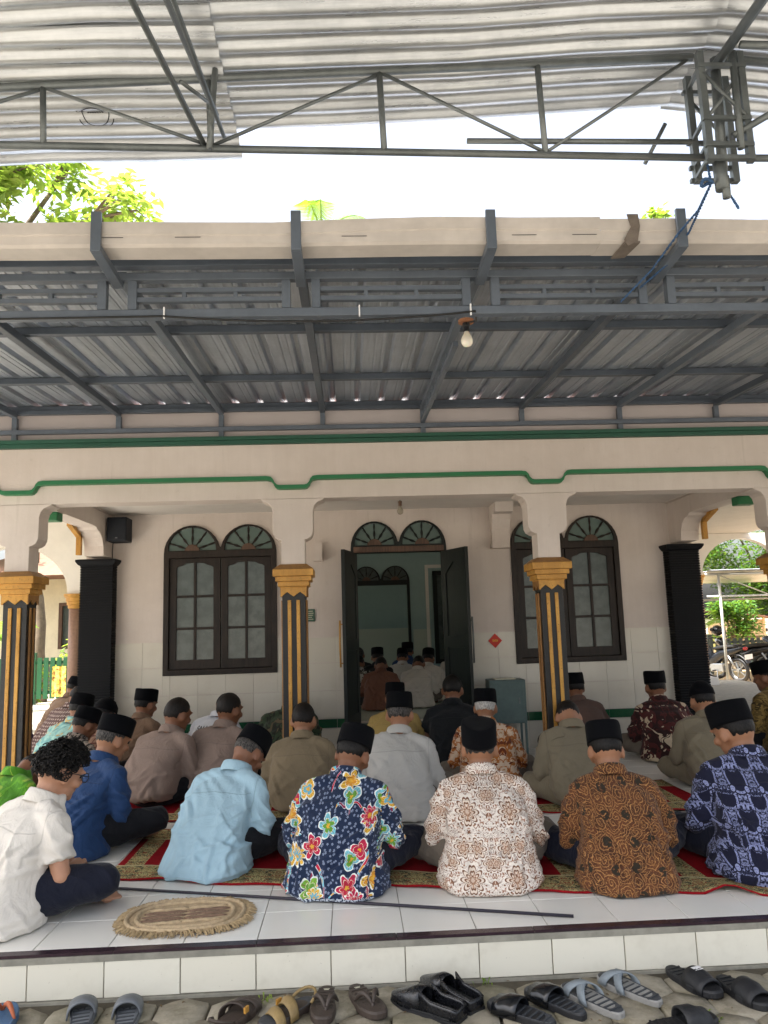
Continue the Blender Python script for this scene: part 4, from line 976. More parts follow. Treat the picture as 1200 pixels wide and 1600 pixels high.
PEOPLE = {}
def person(key, loc, yaw, label, shirt, trousers='blacktr', s=1.0, w=1.0, lean=.12, bow=25, hyaw=0, hroll=0, sleeve='long', hat='peci', hair='hair', sk='skin1',
           knee=.30, hem='out', near=False, elbow=None, wrist=None, group=None, z=0.0, collar=True, hatmat='velvet', side=0.0, hattilt=0, kneeh=.12):
    rg = random.Random(hash(key) % 1000 if False else sum(map(ord, key))*7)
    seed = rg.randint(0, 9999)
    Q = 1 if near else 0
    s *= 1.17; HS = 1.02; zN = .43; kz = zN/.555
    def sy(z_): t_ = max(0, z_/zN); return (lean+.05)*t_**1.7 - .045*math.sin(PI*min(t_,1))
    def sx(z_): return side*(max(0, z_/zN))**1.5
    # ---- shirt volume
    sb = MB()
    if hem == 'out':
        tbl = [(.005,.232,.195,-.03),(.03,.240,.200,-.03),(.10,.226,.182,-.018),(.20,.204,.160,0),(.30,.193,.145,0),(.40,.190,.136,0),(.47,.176,.125,0),(.515,.145,.108,0),(.55,.100,.088,.004),(.585,.070,.072,.012),(.60,.066,.068,.014)]
    else:
        tbl = [(.075,.170,.148,-.01),(.11,.192,.162,-.01),(.17,.206,.165,0),(.23,.203,.158,0),(.31,.193,.146,0),(.40,.190,.136,0),(.47,.176,.125,0),(.515,.145,.108,0),(.55,.100,.088,.004),(.585,.070,.072,.012),(.60,.066,.068,.014)]
    rings = []
    for z_,a,b,dy in tbl:
        z_ = z_*kz if z_ > .05 else z_; ring = []
        for j in range(28):
            t_ = 2*PI*j/28; cxx = math.copysign(abs(math.cos(t_))**.8, math.cos(t_)); sxx = math.copysign(abs(math.sin(t_))**.8, math.sin(t_))
            ring.append((sx(z_)+a*w*cxx, sy(z_)+dy+b*sxx*(w*.5+.5), z_))
        rings.append(ring)
    sb.rings(rings)
    S_ = {}; E_ = {}; W_ = {}
    for q in (-1,1):
        S_[q] = Vector((sx(.37)+q*.158*w, sy(.37)+.018, .372)); e_ = (elbow or {}).get(q) or (.232,.055,.185); w__ = (wrist or {}).get(q) or (.10,.285,.15)
        E_[q] = Vector((q*e_[0]*w+sx(.25)*.6, e_[1]+lean*.45, e_[2])); W_[q] = Vector((q*w__[0], w__[1]+lean*.15, w__[2]))
        sb.capsule((sx(.4)+q*.075*w, sy(.4)+.005, .405), S_[q], .060, .064*(.5+.5*w))
        if sleeve == 'long':
            sb.capsule(S_[q], E_[q], .066*(.5+.5*w), .054); sb.capsule(E_[q], E_[q].lerp(W_[q],.9), .054, .042)
        else:
            d_ = (E_[q]-S_[q]).normalized(); m_ = S_[q].lerp(E_[q],.88 if sleeve == 'elbow' else .70)
            sb.tube([S_[q]-d_*.02, S_[q]+d_*.05, m_-d_*.02, m_], [.062,.067*(.5+.5*w),.066,.069], 16)
            if sleeve == 'elbow': 
                m2 = E_[q].lerp(W_[q],.22); sb.capsule(m_-d_*.03, E_[q], .062, .058); sb.tube([E_[q],m2],[.058,.056],14)
    # ---- trousers volume
    tb = MB()
    tb.ell((0,.0,.10), (.165*w,.145,.098))
    Kn = {}; An = {}
    for q in (-1,1):
        hip = Vector((q*.095*w, .03, .10)); Kn[q] = Vector((q*knee, .285+.02*rg.uniform(-1,1), kneeh+.015*q)); An[q] = Vector((-q*.05, .375-.05*(q>0), .058 if q > 0 else .05))
        tb.capsule(hip, Kn[q], .098*w, .074, 14); tb.capsule(Kn[q], An[q], .070, .055, 14)
    # ---- body volume (one continuous skin surface)
    bb = MB()
    bb.ell((0,.0,.10), (.13*w,.11,.085)); 
    for k in range(5):
        z0_, z1_ = .10+.06*k, .10+.06*(k+1); bb.capsule((sx(z0_),sy(z0_)+.015,z0_), (sx(z1_),sy(z1_)+.015,z1_), .085-.009*k, .076-.009*k)
    for q in (-1,1):
        bb.capsule((sx(.39),sy(.39)+.02,.375), S_[q], .035, .040); bb.capsule(S_[q], E_[q], .044, .037); bb.capsule(E_[q], W_[q], .038, .027)
        bb.capsule((q*.08,.03,.10), Kn[q], .07, .05); bb.capsule(Kn[q], An[q], .048, .036)
        heel = An[q]+Vector((q*.02,.035,-.012)); toe = An[q]+Vector((-q*.17,-.01+.03*(q>0),-.016))
        heel.z = max(heel.z, .036); toe.z = max(toe.z, .03)
        bb.capsule(heel, toe, .034, .026); bb.capsule(heel.lerp(toe,.5)+Vector((0,.02,.006)), toe+Vector((0,.028,0)), .03, .022)
        if near:
            for k in range(5): bb.capsule(toe+Vector((0,.034-.015*k,0)), toe+Vector((-q*(.040-.005*k),.036-.016*k,-.004)), .0115-.0009*k, .0095-.0009*k, 8)
        if not near: bb.capsule(W_[q], W_[q]+Vector((-q*.06,.045,-.01)), .03, .024)
    NP = Vector((sx(zN), sy(zN)+.014, zN+.016))
    HM = Matrix.Rotation(R(-hyaw),3,'Z') @ Matrix.Rotation(R(-bow),3,'X') @ Matrix.Rotation(R(hroll),3,'Y')
    HC = NP + HM @ Vector((0,.022,.118))*HS
    HX = HM*HS
    def hp(x_,y_,z_): return HC + HX @ Vector((x_,y_,z_))
    bb.capsule((sx(.39),sy(.39)+.022,.385), hp(0,-.018,-.05), .052, .055)
    bb.ell(hp(0,-.004,.012), (.076,.094,.100), HX, 20, 14); bb.ell(hp(0,.03,-.058), (.056,.058,.052), HM); bb.ell(hp(0,.072,-.088), (.022,.020,.018), HM)
    for q in (-1,1):
        bb.ell(hp(q*.079,-.006,-.018), (.010,.021,.033), HM @ Matrix.Rotation(q*-.35,3,'Z')); bb.ell(hp(q*.045,.062,-.03), (.026,.024,.022), HM)
        bb.ell(hp(q*.032,.084,.022), (.028,.012,.009), HM)
    bb.capsule(hp(0,.090,.012), hp(0,.106,-.022), .008, .0125, 8); bb.ell(hp(0,.098,-.026), (.018,.011,.010), HM); bb.ell(hp(0,.084,-.052), (.025,.010,.006), HM); bb.ell(hp(0,.084,-.062), (.021,.010,.006), HM)
    # ---- objects
    body = bpy.data.objects.new('person', bpy.data.meshes.new('person')); COL.objects.link(body)
    body.location = (loc[0], loc[1], z); body.rotation_euler = (0,0,R(yaw)); body.scale = (s,s,s)
    tag(body, label, 'person', group or 'people sitting in rows')
    PEOPLE[key] = body
    def child(name, me, mat, par=body):
        o = bpy.data.objects.new(name, me); COL.objects.link(o); o.parent = par; me.materials.append(mat); return o
    def cb_body(me):
        if near:
            ex = MB()
            for q in (-1,1): hand(ex, W_[q], (-q*.75,.55,-.1), (0,-.3,1), q)
            bm = bmesh.new(); bm.from_mesh(me); n0 = len(bm.faces)
            tmp = ex.mesh('x'); bm.from_mesh(tmp); bm.faces.ensure_lookup_table(); n1 = len(bm.faces)
            ey = MB()
            for q in (-1,1): ey.ell(hp(q*.031,.080,.004), (.011,.009,.010), HM, 10, 6)
            t2 = ey.mesh('y'); bm.from_mesh(t2); bm.faces.ensure_lookup_table()
            for i in range(n1, len(bm.faces)): bm.faces[i].material_index = 1
            bm.to_mesh(me); bm.free(); bpy.data.meshes.remove(tmp); bpy.data.meshes.remove(t2)
        smooth_on(me); old = body.data; body.data = me; bpy.data.meshes.remove(old); me.materials.append(M[sk]); me.materials.append(M['eye'])
    remesh_later(bb, .0075 if near else .011, 2, cb_body)
    def cb_tr(me): folds(me, seed+1, .8); box_uv(me); smooth_on(me); child('trousers', me, FAB[trousers])
    remesh_later(tb, .011 if near else .016, 5, cb_tr)
    def cb_sh(me):
        folds(me, seed, 1.35 if near else 1.25, True, 30 if near else 18); box_uv(me, 1.0, .188*w); smooth_on(me); sh = child('shirt', me, FAB[shirt]); body['_'] = 0; del body['_']
        if key == 'R': PEOPLE['_jersey'] = sh
        if collar:                                   # stand-up collar band with a fold
            cbm = MB(); ring = []; c0 = Vector((sx(zN), sy(zN)+.010, zN+.012)); CT = Matrix.Rotation(R(-22),3,'X')
            for k,(rr,hz) in enumerate(((.084,-.022),(.082,.004),(.074,.030),(.070,.034),(.067,.028),(.066,-.012))):
                ring.append([c0+CT @ Vector((rr*1.03*math.cos(2*PI*j/24), rr*math.sin(2*PI*j/24), hz+.008*math.sin(2*PI*j/24)*-1)) for j in range(24)])
            cm = cbm.rings(ring, cap=False).mesh('collar', True); box_uv(cm); child('collar', cm, FAB[shirt], sh)
    remesh_later(sb, .0075 if near else .0125, 6 if near else 4, cb_sh)
    # hair
    hb = MB(); n = 54; m_ = 12; rings = []; thick = 1.05 if hair != 'hair_short' else 1.022
    hrg = np.random.default_rng(seed); jit = hrg.uniform(-.075,.075,54)
    for i in range(m_+1):
        ring = []
        for j in range(n):
            az = 2*PI*j/n; fr = math.sin(az)                       # +1 = face side
            lo = -.52 if fr < -.2 else (-.52+ (fr+.2)/.5*.55 if fr < .3 else .03+(fr-.3)/.7*.62)
            if abs(fr) < .35: lo = max(lo, -.12)
            el = PI/2 - (PI/2-lo-jit[j])*i/m_
            k_ = thick+ .012*hrg.uniform(-1,1)
            if i == m_: k_ = .93
            if i == m_-1: k_ = 1.0+(thick-1)*.5
            ring.append(hp(.076*k_*math.cos(el)*math.cos(az), -.004+.094*k_*math.cos(el)*math.sin(az), .012+.100*k_*math.sin(el)))
        rings.append(ring)
    hb.rings(rings)
    if hair == 'curly': hb.v = [tuple(HC+(Vector(p)-HC)*.97) for p in hb.v]
    if hair != 'none': child('hair', hb.mesh('hair', True), M[hair if hair != 'curly' else 'hair'])
    if hair == 'curly':
        cu_ = MB(); crg = random.Random(5)
        for k in range(760):
            az = crg.uniform(0,2*PI); fr = math.sin(az); lo = -.42 if fr < .0 else (-.05 if fr < .3 else .1+.3*fr)
            el = math.asin(crg.uniform(math.sin(lo), 1)); rr = crg.uniform(1.05,1.30); dn = Vector((math.cos(el)*math.cos(az), math.cos(el)*math.sin(az), math.sin(el)))
            p0 = Vector((.078*rr*dn.x, -.004+.095*rr*dn.y, .02+.098*rr*dn.z)); ax = dn.orthogonal().normalized(); bx = dn.cross(ax); rd = crg.uniform(.007,.012); a0 = crg.uniform(0,6.28)
            pts = [HC + HM @ (p0+ax*rd*math.cos(a0+t_*.95)+bx*rd*math.sin(a0+t_*.95)+dn*(t_*.0022-.004)) for t_ in range(7)]
            cu_.tube(pts, [.002,.003,.0033,.0033,.003,.0026,.0012], 4)
        child('curls', cu_.mesh('curls', True, False), M['hair'])
    if hat == 'peci':
        dent = .45; pb = MB(); TM = Matrix.Rotation(R(hattilt),3,'X'); rings = []
        for a,b,zz in ((.0805,.0985,-.002),(.0850,.1030,-.004),(.0855,.1040,.010),(.0835,.1015,.080),(.0820,.1000,.090),(.0790,.0970,.0955),(.0730,.0910,.0970),(.05,.066,.092),(.012,.02,.090)):
            rings.append([hp(*(TM @ Vector((a*(1+zz*dent*math.sin(4*PI*j/32+seed))*math.cos(2*PI*j/32), -.004+b*(1+zz*dent*math.cos(4*PI*j/32+seed))*math.sin(2*PI*j/32), zz+ (.004*math.cos(4*PI*j/32) if zz > .09 else 0)+.030)))) for j in range(32)])
        pb.rings(rings); child('peci_cap', pb.mesh('peci_cap', True), M[hatmat])
    elif hat == 'cap':
        pb = MB(); rings = []
        for k_,el in ((1.02,-.02),(1.09,.02),(1.10,.4),(1.08,.9),(1.06,1.3),(1.05,1.52)): rings.append([hp(.078*k_*math.cos(el)*math.cos(2*PI*j/24), -.004+.096*k_*math.cos(el)*math.sin(2*PI*j/24), .03+.100*k_*math.sin(el)) for j in range(24)])
        pb.rings(rings); child('skull_cap', pb.mesh('skull_cap', True), hatmat if not isinstance(hatmat, str) else M[hatmat])
    return body
# ---- front row (nearest the steps)
person('A', (-1.75,4.05), -38, 'young man with curly black hair, glasses and short-sleeved white shirt on bare tiles', 'white', 'navytr', 1.02, 1.02, .13, 22, 6, 0, 'short', None, 'curly', 'skin3', .30, near=True,
       elbow={1:(.225,.08,.175),-1:(.225,.08,.175)}, wrist={1:(.12,.26,.17),-1:(.10,.27,.17)})
person('B', (-0.85,4.74), -22, 'man in pale blue shirt with black cap, head bowed deeply', 'ltblue', 'blacktr', .98, .98, .20, 46, 12, 0, 'elbow', 'peci', 'hair_grey', 'skin2', .30, near=True)
person('C', (-0.10,4.36), -12, 'man in navy batik shirt with bright sea creatures and flowers', 'sea', 'navytr', 1.0, 1.04, .14, 28, 8, 6, 'elbow', 'peci', 'hair', 'skin2', .31, near=True)
person('D', (0.71,4.33), -3, 'man in white shirt with brown winged batik print and tilted black cap', 'wings', 'greytr', 1.0, 1.02, .10, 10, 4, 0, 'elbow', 'peci', 'hair_grey', 'skin1', .315, near=True, hattilt=24)
person('E', (1.41,4.22), -7, 'man in brown batik shirt covered in golden scrolls', 'scrolls', 'navytr', .98, .98, .12, 24, 0, 0, 'elbow', 'peci', 'hair', 'skin1', .30, near=True)
person('F', (2.23,4.28), -8, 'man in navy and lilac batik shirt at the right edge, cheek showing', 'lilac', 'navytr', 1.08, 1.10, .10, 20, -30, 0, 'elbow', 'peci', 'hair', 'skin1', .31, near=True)
person('G', (-1.82,5.20), -26, 'man in dark blue long-sleeved shirt and black cap behind the curly-haired youth', 'royal', 'blacktr', 1.02, 1.0, .17, 22, 14, 0, 'long', 'peci', 'hair_grey', 'skin1', .34, near=True)
person('H', (-2.37,5.02), -20, 'man in bright green patterned shirt cut off by the left edge', 'greenb', 'blacktr', .90, 1.1, .30, 85, 0, 0, 'elbow', 'peci', 'hair', 'skin2', .3)
# ---- second row
person('I', (-1.63,6.46), -22, 'bare-headed man in taupe shirt left of the white jersey', 'taupe', 'blacktr', 1.04, 1.02, .16, 14, 20, 0, 'long', None, 'hair_short', 'skin2', .30, hem='in')
person('J', (-1.18,6.62), -18, 'bare-headed man in taupe shirt directly in front of the white jersey', 'taupe', 'blacktr', 1.05, 1.02, .14, 10, 16, 0, 'long', None, 'hair_short', 'skin2', .30, hem='in')
person('K', (-.41,6.02), -3, 'bare-headed man in khaki shirt sitting before the middle-left column', 'khaki', 'khaki', 1.0, 1.02, .10, 16, 4, 0, 'long', None, 'hair_short', 'skin1', .22, hem='in')
person('L', (.32,5.86), -8, 'man in light grey shirt and tall black cap facing the doorway', 'grey', 'greytr', 1.05, 1.0, .13, 14, 2, 0, 'long', 'peci', 'hair_grey', 'skin1', .27)
person('M', (1.68,5.80), -4, 'man in olive khaki uniform with head bowed out of sight', 'olive', 'olive', 1.04, 1.0, .20, 58, 4, 0, 'long', None, 'hair_short', 'skin1', .27, hem='in')
person('N', (1.10,6.50), -8, 'white-haired man with black cap in orange and white batik shirt', 'orange', 'greytr', .99, 1.02, .12, 15, 6, 0, 'long', 'peci', 'hair_white', 'skin1', .30)
person('V', (2.91,6.25), -12, 'man in olive khaki shirt half hidden by the lilac batik man', 'olive', 'olive', 1.02, 1.05, .14, 16, -10, 0, 'long', 'cap', 'hair', 'skin1', .28, hem='in', hatmat='velvet')
# ---- against the wall and by the door
person('O', (.98,7.68), -6, 'man in black shirt right of the doorway, half hidden by the white-haired man', 'black', 'blacktr', 1.08, 1.0, .10, 12, 6, 0, 'short', None, 'hair', 'skin2', .28)
person('P', (.40,7.70), -4, 'man in mustard yellow shirt behind the grey-shirted man', 'yellow', 'greytr', .98, 1.02, .12, 14, 10, 0, 'long', 'peci', 'hair', 'skin2', .28)
person('Q', (-2.19,7.78), -18, 'man in brown shirt and black cap sitting against the tiled wall below the left window', 'brown', 'blacktr', 1.0, .98, .14, 10, 16, 0, 'long', 'peci', 'hair', 'skin2', .28, hem='in')
person('R', (-1.44,7.95), -14, 'man in white jersey with black lettering on its back', 'jersey', 'blacktr', .95, 1.02, .16, 34, 20, 0, 'short', None, 'hair_short', 'skin2', .28)
person('S', (-0.68,7.90), -6, 'man in green camouflage shirt behind the middle-left column', 'camo', 'camo', 1.02, 1.12, .20, 62, 0, 0, 'long', None, 'hair_short', 'skin2', .28)
person('T', (2.38,8.02), 4, 'man in brown striped shirt and black cap below the right window', 'stripe', 'blacktr', 1.0, 1.0, .10, 10, 0, 0, 'long', 'peci', 'hair', 'skin2', .28)
person('U', (3.07,7.62), -2, 'man in dark red and black batik shirt beside the right ribbed pilaster', 'maroon', 'greytr', 1.02, 1.04, .10, 8, 0, 0, 'elbow', 'peci', 'hair', 'skin2', .28)
person('W', (4.42,7.80), 10, 'man in mustard batik shirt at the far right edge near the arch', 'mustard', 'blacktr', 1.10, 1.05, .10, 12, -30, 0, 'elbow', 'peci', 'hair', 'skin2', .28)
# ---- left cluster by the side porch
person('X1', (-2.46,6.62), -22, 'man in grey and black leaf-print shirt beside the left column', 'leafgrey', 'blacktr', .94, 1.0, .18, 24, 16, 0, 'long', 'peci', 'hair', 'skin2', .28)
person('X2', (-2.42,7.10), -20, 'man in brown checked shirt with black head cloth near the left pilaster', 'check', 'blacktr', .98, 1.0, .16, 22, 10, 0, 'long', 'cap', 'hair', 'skin2', .28)
person('X5', (-2.86,7.72), -24, 'man in teal floral shirt and black cap behind the left column', 'teal', 'blacktr', .98, 1.0, .16, 16, 16, 0, 'long', 'peci', 'hair', 'skin2', .28)
person('X3', (-3.45,9.25), -30, 'bare-headed man in dotted maroon shirt in the side porch', 'dots', 'blacktr', 1.0, 1.0, .16, 26, 16, 0, 'long', None, 'hair_short', 'skin2', .28)
person('Y1', (-4.05,11.0), -24, 'man with black cap farthest back in the side porch', 'brown', 'blacktr', .98, .98, .14, 18, 30, 0, 'long', 'peci', 'hair', 'skin2', .28)
person('X4', (-3.28,9.9), -20, 'man in black jacket with bright blue cap beside the left pilaster', 'black', 'blacktr', .98, .98, .14, 12, 10, 0, 'long', 'cap', 'hair', 'skin2', .28, hatmat=plain('bright_blue_knit_cap', c('2458a8'), .8, 0, .15, 30))
person('X6', (-4.02,9.2), -10, 'man in purple shirt left of the left column', 'purple', 'blacktr', .98, 1.0, .14, 14, 10, 0, 'long', None, 'hair', 'skin2', .28)
# ---- inside the hall
HF = .325
person('I1', (.36,9.95), -4, 'man in rust brown shirt just inside the doorway', 'rust', 'blacktr', .86, 1.05, .16, 40, 0, 0, 'long', None, 'hair', 'skin2', .26, z=HF)
person('I2', (.83,10.1), -10, 'man in white shirt with bowed head just inside the doorway', 'white', 'greytr', .86, 1.0, .18, 44, 4, 0, 'long', None, 'hair', 'skin2', .26, z=HF)
person('I3', (1.03,10.75), -10, 'man in white shirt and black cap at the right inside the hall', 'white', 'greytr', .88, 1.0, .16, 26, 4, 0, 'long', 'peci', 'hair', 'skin2', .26, z=HF)
person('I4', (.06,10.5), -6, 'man in black and white batik at the left edge of the doorway', 'bw', 'blacktr', .86, 1.05, .16, 34, 0, 0, 'long', None, 'hair', 'skin2', .26, z=HF)
person('I5', (.36,11.2), -4, 'man in black shirt and cap in the middle of the hall', 'black', 'blacktr', .90, 1.0, .14, 16, 0, 0, 'long', 'peci', 'hair', 'skin2', .26, z=HF)
person('I6', (.75,11.7), -6, 'man in grey shirt deep inside the hall', 'grey', 'blacktr', .86, 1.0, .16, 26, 0, 0, 'long', 'peci', 'hair', 'skin2', .26, z=HF)
person('I7', (.90,12.5), -4, 'man in blue shirt and black cap deep inside the hall', 'blue', 'blacktr', .94, 1.05, .12, 14, 0, 0, 'long', 'peci', 'hair', 'skin2', .26, z=HF)
person('I8', (.10,12.3), -4, 'bare-headed man in dark shirt at the left back of the hall', 'black', 'blacktr', .90, 1.0, .12, 16, 0, 0, 'long', None, 'hair_grey', 'skin2', .26, z=HF)
person('I9', (1.62,12.2), -4, 'man in white shirt near the inner window', 'white', 'blacktr', .88, 1.0, .14, 18, 0, 0, 'long', 'peci', 'hair', 'skin2', .26, z=HF)
flush_remesh()
# spectacles on the young man
def head_frame(lean, bow, hyaw):
    zN = .43; NP = Vector((0, lean+.05+.014, zN+.016)); HM = Matrix.Rotation(R(-hyaw),3,'Z') @ Matrix.Rotation(R(-bow),3,'X'); return NP + HM @ Vector((0,.022,.118))*1.02, HM*1.02
HC_, HM_ = head_frame(.13, 22, 6); gl = MB()
for q in (-1,1):
    gl.tube([HC_+HM_ @ Vector((q*.034+.026*math.cos(t_*PI/8), .105, .002+.020*math.sin(t_*PI/8))) for t_ in range(17)], .0022, 6, False)
    gl.tube([HC_+HM_ @ Vector((q*.060,.104,.008)), HC_+HM_ @ Vector((q*.083,.09,.008)), HC_+HM_ @ Vector((q*.084,.0,.004)), HC_+HM_ @ Vector((q*.083,-.02,-.012))], .002, 6)
gl.tube([HC_+HM_ @ Vector((-.008,.105,.006)), HC_+HM_ @ Vector((.008,.105,.006))], .002, 6)
obj('spectacles', gl, M['black_plastic'], PEOPLE['A'], smooth=True)
# lettering on the jersey, wrapped onto the cloth
def text_on(sh, txt, size, cx, cz, mat, rot=0):
    cu_ = bpy.data.curves.new('t', 'FONT'); cu_.body = txt; cu_.size = size; cu_.align_x = 'CENTER'; cu_.offset = size*.02
    to = bpy.data.objects.new('t', cu_); COL.objects.link(to); dg = bpy.context.evaluated_depsgraph_get()
    me = bpy.data.meshes.new_from_object(to.evaluated_get(dg)); bpy.data.objects.remove(to)
    bm = bmesh.new(); bm.from_mesh(me); bmesh.ops.subdivide_edges(bm, edges=bm.edges[:], cuts=1); bm.to_mesh(me); bm.free()
    wrap(me, sh, cx, cz, rot); o = obj('lettering', me, mat, sh); return o
def wrap(me, sh, cx, cz, rot=0):
    bvh = BVHTree.FromPolygons([v.co for v in sh.data.vertices], [tuple(p.vertices) for p in sh.data.polygons])
    cr_, sr_ = math.cos(rot), math.sin(rot)
    for v in me.vertices:
        x_ = v.co.x*cr_-v.co.y*sr_+cx; z_ = v.co.x*sr_+v.co.y*cr_+cz; hit = bvh.ray_cast(Vector((x_,-1,z_)), Vector((0,1,0)))
        y_ = hit[0].y if hit[0] is not None else -.1
        v.co = (x_, y_-.004, z_)
    me.update()
J = PEOPLE['_jersey']
text_on(J, 'SALUR TE', .056, -.01, .345, M['black_print'])
chev = MB(); P = []
for a,b in (((-.085,.33),(-.005,.26)),((.085,.33),(.005,.26)),((-.07,.23),(0,.27)),((.07,.23),(0,.27))):
    n = 8; P = []
    for i in range(n+1):
        for h_ in (-.014,.014): P.append((a[0]+(b[0]-a[0])*i/n, a[1]+(b[1]-a[1])*i/n+h_, 0))
    chev.grid(P, n+1, 2)
me = chev.mesh('jersey_emblem'); 
wrap(me, J, -.01, .0)
obj('jersey_emblem', me, M['black_print'], J)
# shoulder badge and straps on the uniforms
for key in ('K','M','V'):
    sh = [o for o in PEOPLE[key].children if o.name.startswith('shirt')][0]
    bvh = BVHTree.FromPolygons([v.co for v in sh.data.vertices], [tuple(p.vertices) for p in sh.data.polygons])
    for q in (-1,1):
        mb = MB(); Q_ = []
        for i in range(7):
            for h_ in (-.020,.020):
                x_ = q*(.075+.10*i/6); y_ = .14+h_; hit = bvh.ray_cast(Vector((x_,y_,2)), Vector((0,0,-1))); zz = hit[0].z if hit[0] is not None else .5
                Q_.append((x_,y_,zz+.005))
        mb.grid(Q_, 7, 2)
        me = mb.mesh('shoulder_strap'); box_uv(me); o = obj('shoulder_strap', me, FAB['khaki' if key == 'K' else 'olive'], sh); so = o.modifiers.new('s','SOLIDIFY'); so.thickness = .004
# ------------------------------------------------------------------ rugs, rod, mat
def rug(name, x0, x1, y0, y1, label, yslope=0.0, seed=0):
    nx, ny = 90, 22; P = []; UV = []
    for i in range(nx+1):
        x = x0+(x1-x0)*i/nx
        for j in range(ny+1):
            v = j/ny; e = max(0, 1-v*5)
            wav = (.010*math.sin(x*5.1+seed)+.007*math.sin(x*13+seed*2))*e + (.035*math.exp(-((x-1.85)/.10)**2)*e if seed == 1 else 0)
            yy = y0+(y1-y0)*v + yslope*(x-x0) + (.014*math.sin(x*4.3+seed)+.008*math.sin(x*9.7))*(1-v) + (.05*math.exp(-((x-1.85)/.12)**2)*e if seed == 1 else 0)
            P.append((x, yy, .009+max(0,wav)+.002*math.sin(x*21+v*9))); UV.append((x, v))
    mb = MB().grid(P, nx+1, ny+1); me = mb.mesh(name, True); ul = me.uv_layers.new(name='UVMap')
    for l in me.loops: ul.data[l.index].uv = UV[l.vertex_index]
    o = obj(name, me, M['rug']); so = o.modifiers.new('t','SOLIDIFY'); so.thickness = .006; so.offset = -1
    tag(o, label, 'rug', 'red prayer rugs'); return o
rug('prayer_rug', -1.42, 3.3, 4.62, 5.72, 'long red patterned prayer rug nearest the step, under the front row', -.21, 1)
rug('prayer_rug', -2.3, 2.6, 5.98, 7.05, 'red patterned prayer rug behind the front row, under the khaki and grey shirts', -.08, 2)
rug('prayer_rug', -2.0, 1.4, 7.12, 8.1, 'red patterned prayer rug farthest back, beside the house wall', -.02, 3)
tag(obj('floor_rod', MB().tube([(-1.36,4.48,.010),(-.2,4.13,.010),(1.0,3.76,.010)], .0075, 8), plain('dark_purple_rubber_strip', c('2a2530'), .5, 0, .2, 10), smooth=True), 'thin dark rod lying across the white floor tiles', 'rod')
def door_mat():
    e = empty('door_mat', (-.83,4.0,.002), R(1), 'oval tan braided door mat with fringe on the white tiles', 'mat')
    A, B = .285, .205; tan = plain('tan_cotton_weave', c('b9a382'), .95, 0, .25, 40, .8, 150); dk = plain('brown_cotton_stripe', c('7d6553'), .95, 0, .25, 40, .8, 150)
    def sup(t_, a, b): cs, sn = math.cos(t_), math.sin(t_); return (a*math.copysign(abs(cs)**.72, cs), b*math.copysign(abs(sn)**.85, sn))
    n = 64; rings = []
    for k,z in ((1.0,.0),(1.0,.008),(.9,.014),(.6,.0125),(.1,.013)): rings.append([(*sup(2*PI*j/n, A*k, B*k), z+.0015*math.sin(j*2.9+k*9)) for j in range(n)])
    obj('weave', MB().rings(rings), tan, e, smooth=True)
    for k in (.97,.80): obj('braid_ring', MB().tube([(*sup(2*PI*j/n, A*k, B*k), .015+.002*math.sin(j*2.2)) for j in range(n+1)], .011, 8, False), tan, e, smooth=True)
    rg = random.Random(3)
    for i, y0 in enumerate((-.095,-.05,-.005,.04,.085)):
        for seg in ((-1,0),(0,1)):
            L = A*.72*math.sqrt(max(0,1-(y0/B)**2)); pts = []
            for k in range(9): x = L*(seg[0]+(seg[1]-seg[0])*k/8); pts.append((x, y0+.10*x+.004*math.sin(k*2+i), .014))
            obj('stripe', MB().tube(pts, [.004]+[.009]*7+[.004], 6), dk if i in (1,2,3) else tan, e, smooth=True)
    fr = MB()
    for k in range(560):
        t_ = 2*PI*rg.random(); x,y = sup(t_, A*.985, B*.985); d = Vector((x/A, y/B, 0)).normalized(); L = rg.uniform(.030,.060); sd = Vector((-d.y,d.x,0))*rg.uniform(-.02,.02)
        p = Vector((x,y,rg.uniform(.006,.014))); fr.tube([p, p+d*L*.5+sd*.5+Vector((0,0,rg.uniform(0,.008))), p+d*L+sd+Vector((0,0,-.006))], [.0035,.004,.002], 4)
    obj('fringe', fr, plain('golden_tan_fringe', c('a8926e'), .95, 0, .3, 50), e, kind='stuff'); return e
door_mat()

# ------------------------------------------------------------------ footwear on the pavers
SZ = GZ+.010
def sole_outline(L, W, n=36, heelw=.74):
    pts = []
    for i in range(n):
        t_ = 2*PI*i/n; y = L/2*math.sin(t_); u = (math.sin(t_)+1)/2
        ww = W/2*(heelw+(1-heelw)*min(1,u*1.5)-.10*math.exp(-((u-.42)/.14)**2)); x = ww*math.copysign(abs(math.cos(t_))**.62, math.cos(t_)); x += .006*math.sin(PI*u)
        pts.append((x, y))
    return pts
def strap(yc0, yc1, W, h, th=.006, n=12, skew=0.0, flare=0.0, z0=.01):
    """arched band over the foot between yc0 and yc1"""
    P = []; m_ = 5
    for i in range(n+1):
        a = PI*i/n; x = -W/2*math.cos(a)*1.04; z = z0+h*math.sin(a)**.75
        for j in range(m_):
            v = j/(m_-1); y = yc0+(yc1-yc0)*v + skew*(x/W) + flare*math.sin(a)*(v-.5)
            P.append((x, y, z*(1.0-.22*v) if v > .5 else z*(1.0-.0*v)))
    return MB().grid(P, n+1, m_)
